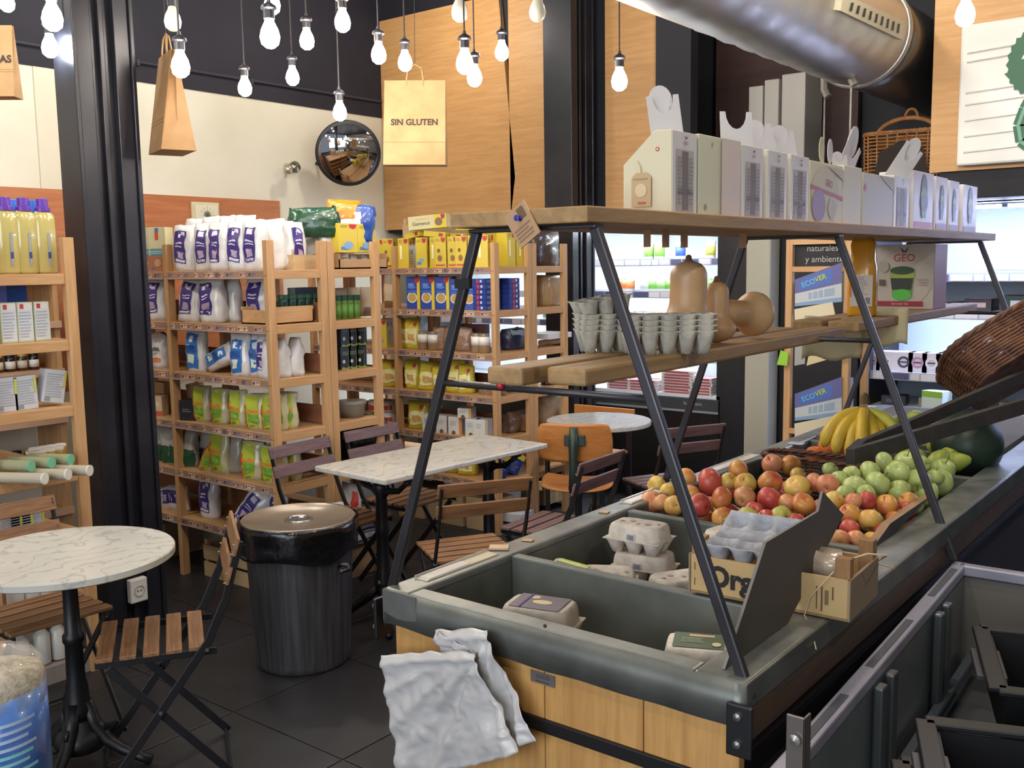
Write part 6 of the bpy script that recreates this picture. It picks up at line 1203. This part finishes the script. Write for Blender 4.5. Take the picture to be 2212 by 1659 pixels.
tag(rt, 'rectangular white marble table on two cast-iron columns', 'table')
# ================================================================== FOLDING CHAIRS
def bistro(slat, back, blue=False):
    o = empty('folding_chair'); w = .335
    for s in (-1, 1):
        x = s*.185; ub = M('#27406e', .5) if blue else BLACK
        MB().bar((x, -.145, .47), (x, .20, .0), .026, .008, BLACK, up=(1,0,0)).build('front_leg', o, bevel=.002)
        mbk = MB().bar((x, -.145, .465), (x, -.205, .60), .026, .008, BLACK, up=(1,0,0)).bar((x, -.205, .595), (x, -.26, .79), .024, .008, BLACK, up=(1,0,0)); mbk.build('back_upright', o, bevel=.002)
        xi = s*.165; MB().bar((xi, .15, .425), (xi, -.21, .012), .026, .008, BLACK, up=(1,0,0)).build('rear_leg', o, bevel=.002)
        MB().bar((xi, -.175, .438), (xi, .185, .438), .006, .022, BLACK, up=(0,0,1)).build('seat_rail', o, bevel=.002)
        b_ = MB()
        for y, z in ((-.145,.452),(0.003,.268)): b_.lathe([(.006,-.008),(.006,.008)], M('#77756f', .4, .7), 8, T=Matrix.Translation((x*1.0,y,z)) @ Matrix.Rotation(R(90),4,'Y'))
        for z in (.66,.69,.75,.78): b_.lathe([(.003,-.004),(.003,.004)], M('#b8b6b0', .3, .8), 6, T=Matrix.Translation((x,-.205-.055*(z-.6)/.19,z)) @ Matrix.Rotation(R(90),4,'X') @ Matrix.Translation((0,0,-.014)))
        b_.build('rivet', o)
    MB().tube([(-.185,.19,.012),(.185,.19,.012)], .006, BLACK, 8).build('foot_stretcher', o); MB().tube([(-.165,-.20,.02),(.165,-.20,.02)], .006, BLACK, 8).build('foot_stretcher', o)
    for i in range(5):
        y = -.125+.068*i; MB().box(-w/2-.01, w/2+.01, -.024, .024, 0, .014, slat).build('seat_slat', o, bevel=.003, loc=(0, y+.01, .448))
    for z in (.655, .745): MB().box(-w/2-.03, w/2+.03, -.006, .006, 0, .058, back).build('back_slat', o, bevel=.003, loc=(0, -.205-.055*(z-.6)/.19+.006, z)).rotation_euler.x = R(16)
    return o
def chair(x, y, face, label, slat=SLAT, back=SLAT, key='a', blue=False, s=1, dz=0):
    o = proto(('bistro', key), lambda: bistro(slat, back, blue)); a = math.atan2(face[1], face[0])-math.pi/2; place(o, (x, y, dz), rz=a, s=s); return tag(o, label, 'chair')
chair(-2.845, 1.72, (-.54, -.84), 'folding slatted bistro chair with black frame before the waste bin')
chair(-3.40, 1.60, (1, -.03), 'folding slatted bistro chair behind the left round marble table')
chair(-3.50, 3.10, (1, .05), 'purple-brown folding chair behind the near end of the rectangular table', back=SLATP, key='b', blue=True)
chair(-3.53, 3.60, (1, .02), 'purple-brown folding chair behind the far end of the rectangular table', key='b')
chair(-2.65, 3.05, (-.85, .52), 'folding slatted chair at the near side of the rectangular table, back towards us')
chair(-2.58, 3.58, (-1, -.05), 'dark-slatted folding chair at the far right of the rectangular table', slat=M('#5c4442', .5, 0, 'woodx', '#7d615c', 8), back=SLATP, key='c')
chair(-2.60, 4.66, (-.88, .47), 'dark folding chair at the far round table by the fruit stand', key='c')
# plywood school chair
o = empty('plywood_chair', (-2.98, 4.36, 0), math.atan2(.88, -.47)-math.pi/2)
def curved(w, h, bend, T, n=14, t=.010, taper=0):
    mb = MB(); vs = []; fs = []
    for s in (0, 1):
        for j in range(n+1):
            for i in range(n+1):
                u, v = i/n*2-1, j/n*2-1; k = 1-.10*max(0, v)**2*abs(u)**3-.06*(v < 0)*abs(v)**4; vs.append((u*w/2*k*(1-taper*v), -bend*(u*u)+s*t, v*h/2*(1-.10*abs(u)**6)))
    m = (n+1)**2
    for j in range(n):
        for i in range(n): a = j*(n+1)+i; fs += [(a, a+1, a+n+2, a+n+1), (m+a+n+1, m+a+n+2, m+a+1, m+a)]
    for i in range(n): fs += [(i, m+i, m+i+1, i+1), (n*(n+1)+i, n*(n+1)+i+1, m+n*(n+1)+i+1, m+n*(n+1)+i), (i*(n+1), (i+1)*(n+1), m+(i+1)*(n+1), m+i*(n+1)), (i*(n+1)+n, m+i*(n+1)+n, m+(i+1)*(n+1)+n, (i+1)*(n+1)+n)]
    mb.add(vs, fs, PLY, T); return mb
curved(.40, .21, -.03, Matrix.Translation((0,-.20,.71)) @ Matrix.Rotation(R(8),4,'X')).build('backrest', o, smooth=True)
curved(.40, .38, .02, Matrix.Translation((0,0,.455)) @ Matrix.Rotation(R(-90),4,'X'), taper=-.06).build('seat', o, smooth=True)
GM = M('#34423c', .4, .4)
MB().tube([(0,-.225,.80),(0,-.23,.70),(0,-.24,.58),(0,-.23,.48),(0,-.17,.42),(0,-.05,.43),(0,.1,.43)], [.02,.026,.022,.028,.026,.018,.012], GM, 10).build('spine_bracket', o, smooth=True)
MB().box(-.05,.06,-.222,-.214,.70,.76,GM).build('back_plate', o, bevel=.004)
MB().lathe([(.02,.10),(.02,.44)], DSTEEL, 12).build('pedestal_post', o)
for i in range(4):
    a = math.pi/4+i*math.pi/2; MB().tube([(0,0,.14),(.12*math.cos(a),.12*math.sin(a),.08),(.22*math.cos(a),.22*math.sin(a),.015)], .014, DSTEEL, 8).build('leg', o, smooth=True)
tag(o, 'orange plywood school chair with a dark metal spine at the far table', 'chair')
# pale wood bench back beyond the far table
p = onY(1300, 882, 5.35); o = empty('wooden_chair', (p.x, 5.35, 0)); MB().box(-.22,.24,0,.02,p.z-.06,p.z+.01,PLY).build('top_rail', o, bevel=.004)
for x in (-.2,.2): MB().box(x-.015,x+.015,0,.02,0,p.z-.05,DSTEEL).build('upright', o)
MB().box(-.2,.2,-.38,0,.43,.45,PLY).build('seat', o, bevel=.004)
for x in (-.18,.18): MB().box(x-.012,x+.012,-.37,-.35,0,.43,DSTEEL).build('leg', o)
tag(o, 'wooden chair back just showing beyond the far round table', 'chair')
# ================================================================== WASTE BIN
o = empty('waste_bin', (-3.18, 2.59, 0)); STN = M('#5c5c60', .36, .7, 'brush', '#77777b', 60)
MB().lathe([(.188,0),(.194,.012),(.197,.03),(.222,.57),(.228,.60)], STN, 64).build('bin_body', o, smooth=True)
def bagw(p, t):
    n_ = noise.noise(Vector((math.cos(t)*2.5, math.sin(t)*2.5, p.z*18))); r = 1+.05*n_; dz = .04*noise.noise(Vector((math.cos(t)*1.6+5, math.sin(t)*1.6, 0)))*(1 if p.z < .52 else 0); return Vector((p.x*r, p.y*r, p.z+dz))
BAG = M('#0b0b0e', .2, 0, 'cloud', '#131318', 30, .4, coat=.5)
MB().lathe([(.235,.475),(.238,.478),(.243,.495),(.240,.52),(.246,.56),(.247,.59),(.243,.613),(.236,.616)], BAG, 80, fn=bagw, cap=False).build('bin_liner', o, smooth=True, fix=False, solid=.002)
MB().tube([(.238,0,.455),(.26,.03,.45),(.275,.02,.435),(.262,-.01,.43),(.24,0,.445)], .009, BAG, 6).build('liner_knot', o, smooth=True)
MB().lathe([(.236,.596),(.236,.612),(.231,.618),(.228,.610),(.06,.604),(.050,.603)], M('#8f8274', .3, .6, 'cloud', '#a09383', 5), 64, cap=False).build('lid', o, smooth=True)
MB().lathe([(.060,.600),(.059,.608),(.053,.611),(.049,.606),(.049,.58)], M('#b9b4ac', .2, .9), 40, cap=False).build('lid_ring', o, smooth=True)
MB().lathe([(.0005,.599),(.0488,.599)], BLACK, 30).build('lid_hole', o)
tag(o, 'tall round dark steel waste bin with a black liner and holed lid', 'waste bin')
# ================================================================== NEAR RIGHT: METAL-FRAMED TROLLEY, TRAYS
tz = .80; tr = empty('metal_trolley'); LAV = M('#8f8e9c', .4, .2, 'cloud', '#a09fac', 5); DK = M('#4a4a52', .6)
C1 = at(2072, 1228, tz); C0 = at(1735, 1620, tz); dv = (C0-C1).normalized(); C0 = C1+dv*1.55; C2 = C1+Vector((.55, .02, 0)); C3 = C0+Vector((.55,.02,0))
def railb(a, b, w, h, mat, nm='rail', bev=.004): return MB().bar(a, b, w, h, mat).build(nm, tr, bevel=bev)
sd = Vector((-dv.y, dv.x, 0)); sd = sd if sd.x > 0 else -sd
railb(C1-dv*.02, C0, .034, .028, LAV); railb(C1, C2, .034, .028, LAV); railb(C3, C2, .034, .028, LAV)
for a, b in ((.06, .32), (.52, .84), (1.0, 1.25)): MB().bar(C1+dv*a+Vector((0,0,.0148)), C1+dv*b+Vector((0,0,.0148)), .016, .002, DK).build('rubber_strip', tr)
PGL = M('#63696c', .25, .2, 'cloud', '#737a7d', 4)
MB().bar(C1+sd*.012+Vector((0,0,-.16)), C0+sd*.012+Vector((0,0,-.16)), .006, .28, PGL).build('side_panel', tr); MB().bar(C1+Vector((0,0,-.16)), C2+Vector((0,0,-.16)), .006, .28, M('#6d6860', .5)).build('end_panel', tr)
for a in (.28, .36, .78, .86): MB().bar(C1+dv*a+sd*.03+Vector((0,0,-.01)), C1+dv*a+sd*.03+Vector((0,0,-.30)), .035, .02, M('#565b5c', .35, .5)).build('upright', tr, bevel=.005)
for h in (.24,.27): MB().bar(C1+sd*.04+Vector((0,0,-h)), C0+sd*.04+Vector((0,0,-h)), .02, .012, M('#77808a', .3, .5)).build('inner_rail', tr)
MB().bar(C1+sd*.28+Vector((0,0,-.30)), C0+sd*.28+Vector((0,0,-.30)), .56, .01, M('#3b3d40', .6)).build('bottom_panel', tr)
for c in (C1, C2, C0, C3): MB().box(c.x-.015, c.x+.015, c.y-.015, c.y+.015, 0, tz-.014, M('#2a2a2e', .5)).build('leg', tr)
tag(tr, 'grey-lavender metal trolley frame with dark inlaid strips', 'trolley')
def black_tray(w, d, h):
    o = empty('black_crate'); B = M('#0f0f11', .5)
    for s in (-1, 1):
        MB().box(-w/2, w/2, s*d/2-.018, s*d/2+.018, h-.012, h, B).build('rim', o, bevel=.003); MB().box(s*w/2-.018, s*w/2+.018, -d/2, d/2, h-.012, h, B).build('rim', o, bevel=.003)
        MB().box(-w/2+.02, w/2-.02, s*(d/2-.02)-.003, s*(d/2-.02)+.003, 0, h-.012, B).build('side_wall', o); MB().box(s*(w/2-.02)-.003, s*(w/2-.02)+.003, -d/2+.02, d/2-.02, 0, h-.012, B).build('side_wall', o)
        MB().box(s*w/2-.03, s*w/2+.03, -d*.22, d*.22, h-.03, h-.018, M('#3d3b42', .45)).build('handle_strip', o, bevel=.002)
    for i in range(7): MB().box(-w/2+.02, w/2-.02, -d/2+.03+i*(d-.06)/6-.008, -d/2+.03+i*(d-.06)/6+.008, 0, .005, B).build('floor_slat', o)
    return o
for i, (px, py, zz, rz) in enumerate(((2118, 1352, .78, 18), (1998, 1552, .80, 20), (1945, 1640, .70, 22))):
    c = at(px, py, zz); o = proto('btray', lambda: black_tray(.55, .36, .14)); a = R(rz); off = Matrix.Rotation(a, 3, 'Z') @ Vector((.275, .0, 0)); off2 = Matrix.Rotation(a, 3, 'Z') @ Vector((0, -.18 if i else -.18, 0))
    place(o, c+off+off2*(1)+Vector((0,0,-.14)), rz=a, rx=R(0)); tag(o, 'black plastic crate in the metal trolley, %s' % ('farthest one', 'middle one', 'nearest one')[i], 'crate')
p = onY(1722, 1590, 1.30); o = empty('angle_bracket', (p.x, p.y, 0))
AB = M('#77706a', .35, .6); zt = p.z+.03
MB().box(-.016, .012, -.002, .002, 0, zt, AB).box(.008, .012, -.002, .022, 0, zt, AB).build('angle_post', o, bevel=.0015)
b_ = MB()
for z in (zt-.035, zt-.105): b_.lathe([(.010,0),(.009,.004),(.0,.006)], M('#a8a098', .25, .8), 12, T=Matrix.Translation((-.002,-.003,z)) @ Matrix.Rotation(R(90),4,'X'))
b_.build('bolt', o, smooth=False); tag(o, 'galvanised angle post with two bolts in front of the trolley', 'bracket post')
p = at(2172, 1262, .80); o = MB().box(0, .35, 0, .02, .55, 1.06, M('#b8ab98', .6)).box(0,.012,-.004,0,.55,1.06,M('#d0c6b6',.5)).build('leaning_board', bevel=.003); place(o, (p.x-.0, p.y+.10, .03), ry=R(4)); tag(o, 'cream board standing at the right edge behind the trolley', 'board')
c1 = at(1880, 1490, .35); o = MB().box(-.12,.12,-.1,.1,0,.22,M('#a08a70', .7)).build('cardboard_box', bevel=.003); place(o, (-.61, 2.05, .0), rz=.5); tag(o, 'tan cardboard box on the floor between stand and trolley', 'box')
c1 = at(1955, 1360, .45); o = pouch('purple_pack', .2, .12, .3, M('#45408c', .4, coat=.3), [(-.8,.8,.1,.5,'#5f5ab0')], 2, rough=.01, top=.5); place(o, (-.63, 2.5, .0), rz=.6, s=(1,1,1.5)); tag(o, 'purple-blue pack between the stand and the trolley', 'food pack')
# ================================================================== NEAR LEFT: PUFFED CAKE PACK
c = dep(5, 1500, 1.45); o = empty('puffed_cake_pack', (c.x, c.y, .845)); PF = M('#cbbb98', .6, 0, 'cloud', '#8f7b55', 90, 1.0); rr = .058; zl = dep(60, 1530, 1.40).z-.845
def lump(p, t):
    q = Vector((math.cos(t)*rr, math.sin(t)*rr, p.z))*70; k = 1+.05*noise.noise(q)+.03*noise.noise(q*2.1); return Vector((p.x*k, p.y*k, p.z+.003*noise.noise(q*1.3+Vector((9,0,0)))))
MB().lathe([(rr*.96,.0)]+[(rr*(.985+.02*math.sin(i*2.2)), .005+.0145*i) for i in range(15)]+[(rr*.9,.218),(rr*.5,.223),(.001,.225)], PF, 48, fn=lump).build('puffed_cakes', o, smooth=True)
MB().lathe([(rr*1.03,0),(rr*1.04,.10),(rr*1.04,zl)], M('#2c4f96', .3, 0, 'cloud', '#5f86c0', 12, coat=.5), 40, fn=lambda p, t: Vector((p.x, p.y, p.z+(.014*math.sin(t+YAW+.3) if p.z > .09 else 0)))).build('label_sleeve', o, smooth=True)
mb = MB(); dirc = math.atan2(-c.y, -c.x)
for i in range(7):
    z = zl-.03-.012*i; a0 = dirc-.3; 
    mb.grid(lambda u, v: ((rr*1.05)*math.cos(a0+u*(1.0-.1*(i % 3))), (rr*1.05)*math.sin(a0+u*(1.0-.1*(i % 3))), z+v*.005+.006*u), 8, 1, M('#a9bcd8' if i < 4 else '#7fc0c8', .4))
mb.build('label_print', o, fix=False)
MB().lathe([(rr*1.04,zl-.01),(rr*1.05,.20),(rr*1.02,.225),(rr*.8,.240),(rr*.4,.250),(.02,.254),(.001,.250)], M('#e8e4dc', .08, alpha=.28, coat=1), 40, fn=lambda p, t: Vector((p.x*(1+.03*noise.noise(p*60)), p.y*(1+.03*noise.noise(p*60)), p.z+.004*noise.noise(p*80)))).build('clear_wrap', o, smooth=True)
tag(o, 'clear pack of round puffed cakes with a blue label, bottom left corner', 'food pack')
o = empty('display_pedestal', (c.x-.02, c.y, 0)); MB().box(-.09,.075,-.075,.075,.815,.845,PINE['x']).build('pedestal_top', o, bevel=.003)
for a in (-.07,.055):
    for b in (-.055,.055): MB().box(a-.012,a+.012,b-.012,b+.012,0,.815,PINE['z']).build('leg', o)
tag(o, 'small pine pedestal under the puffed cake pack', 'pedestal')
write_labels()
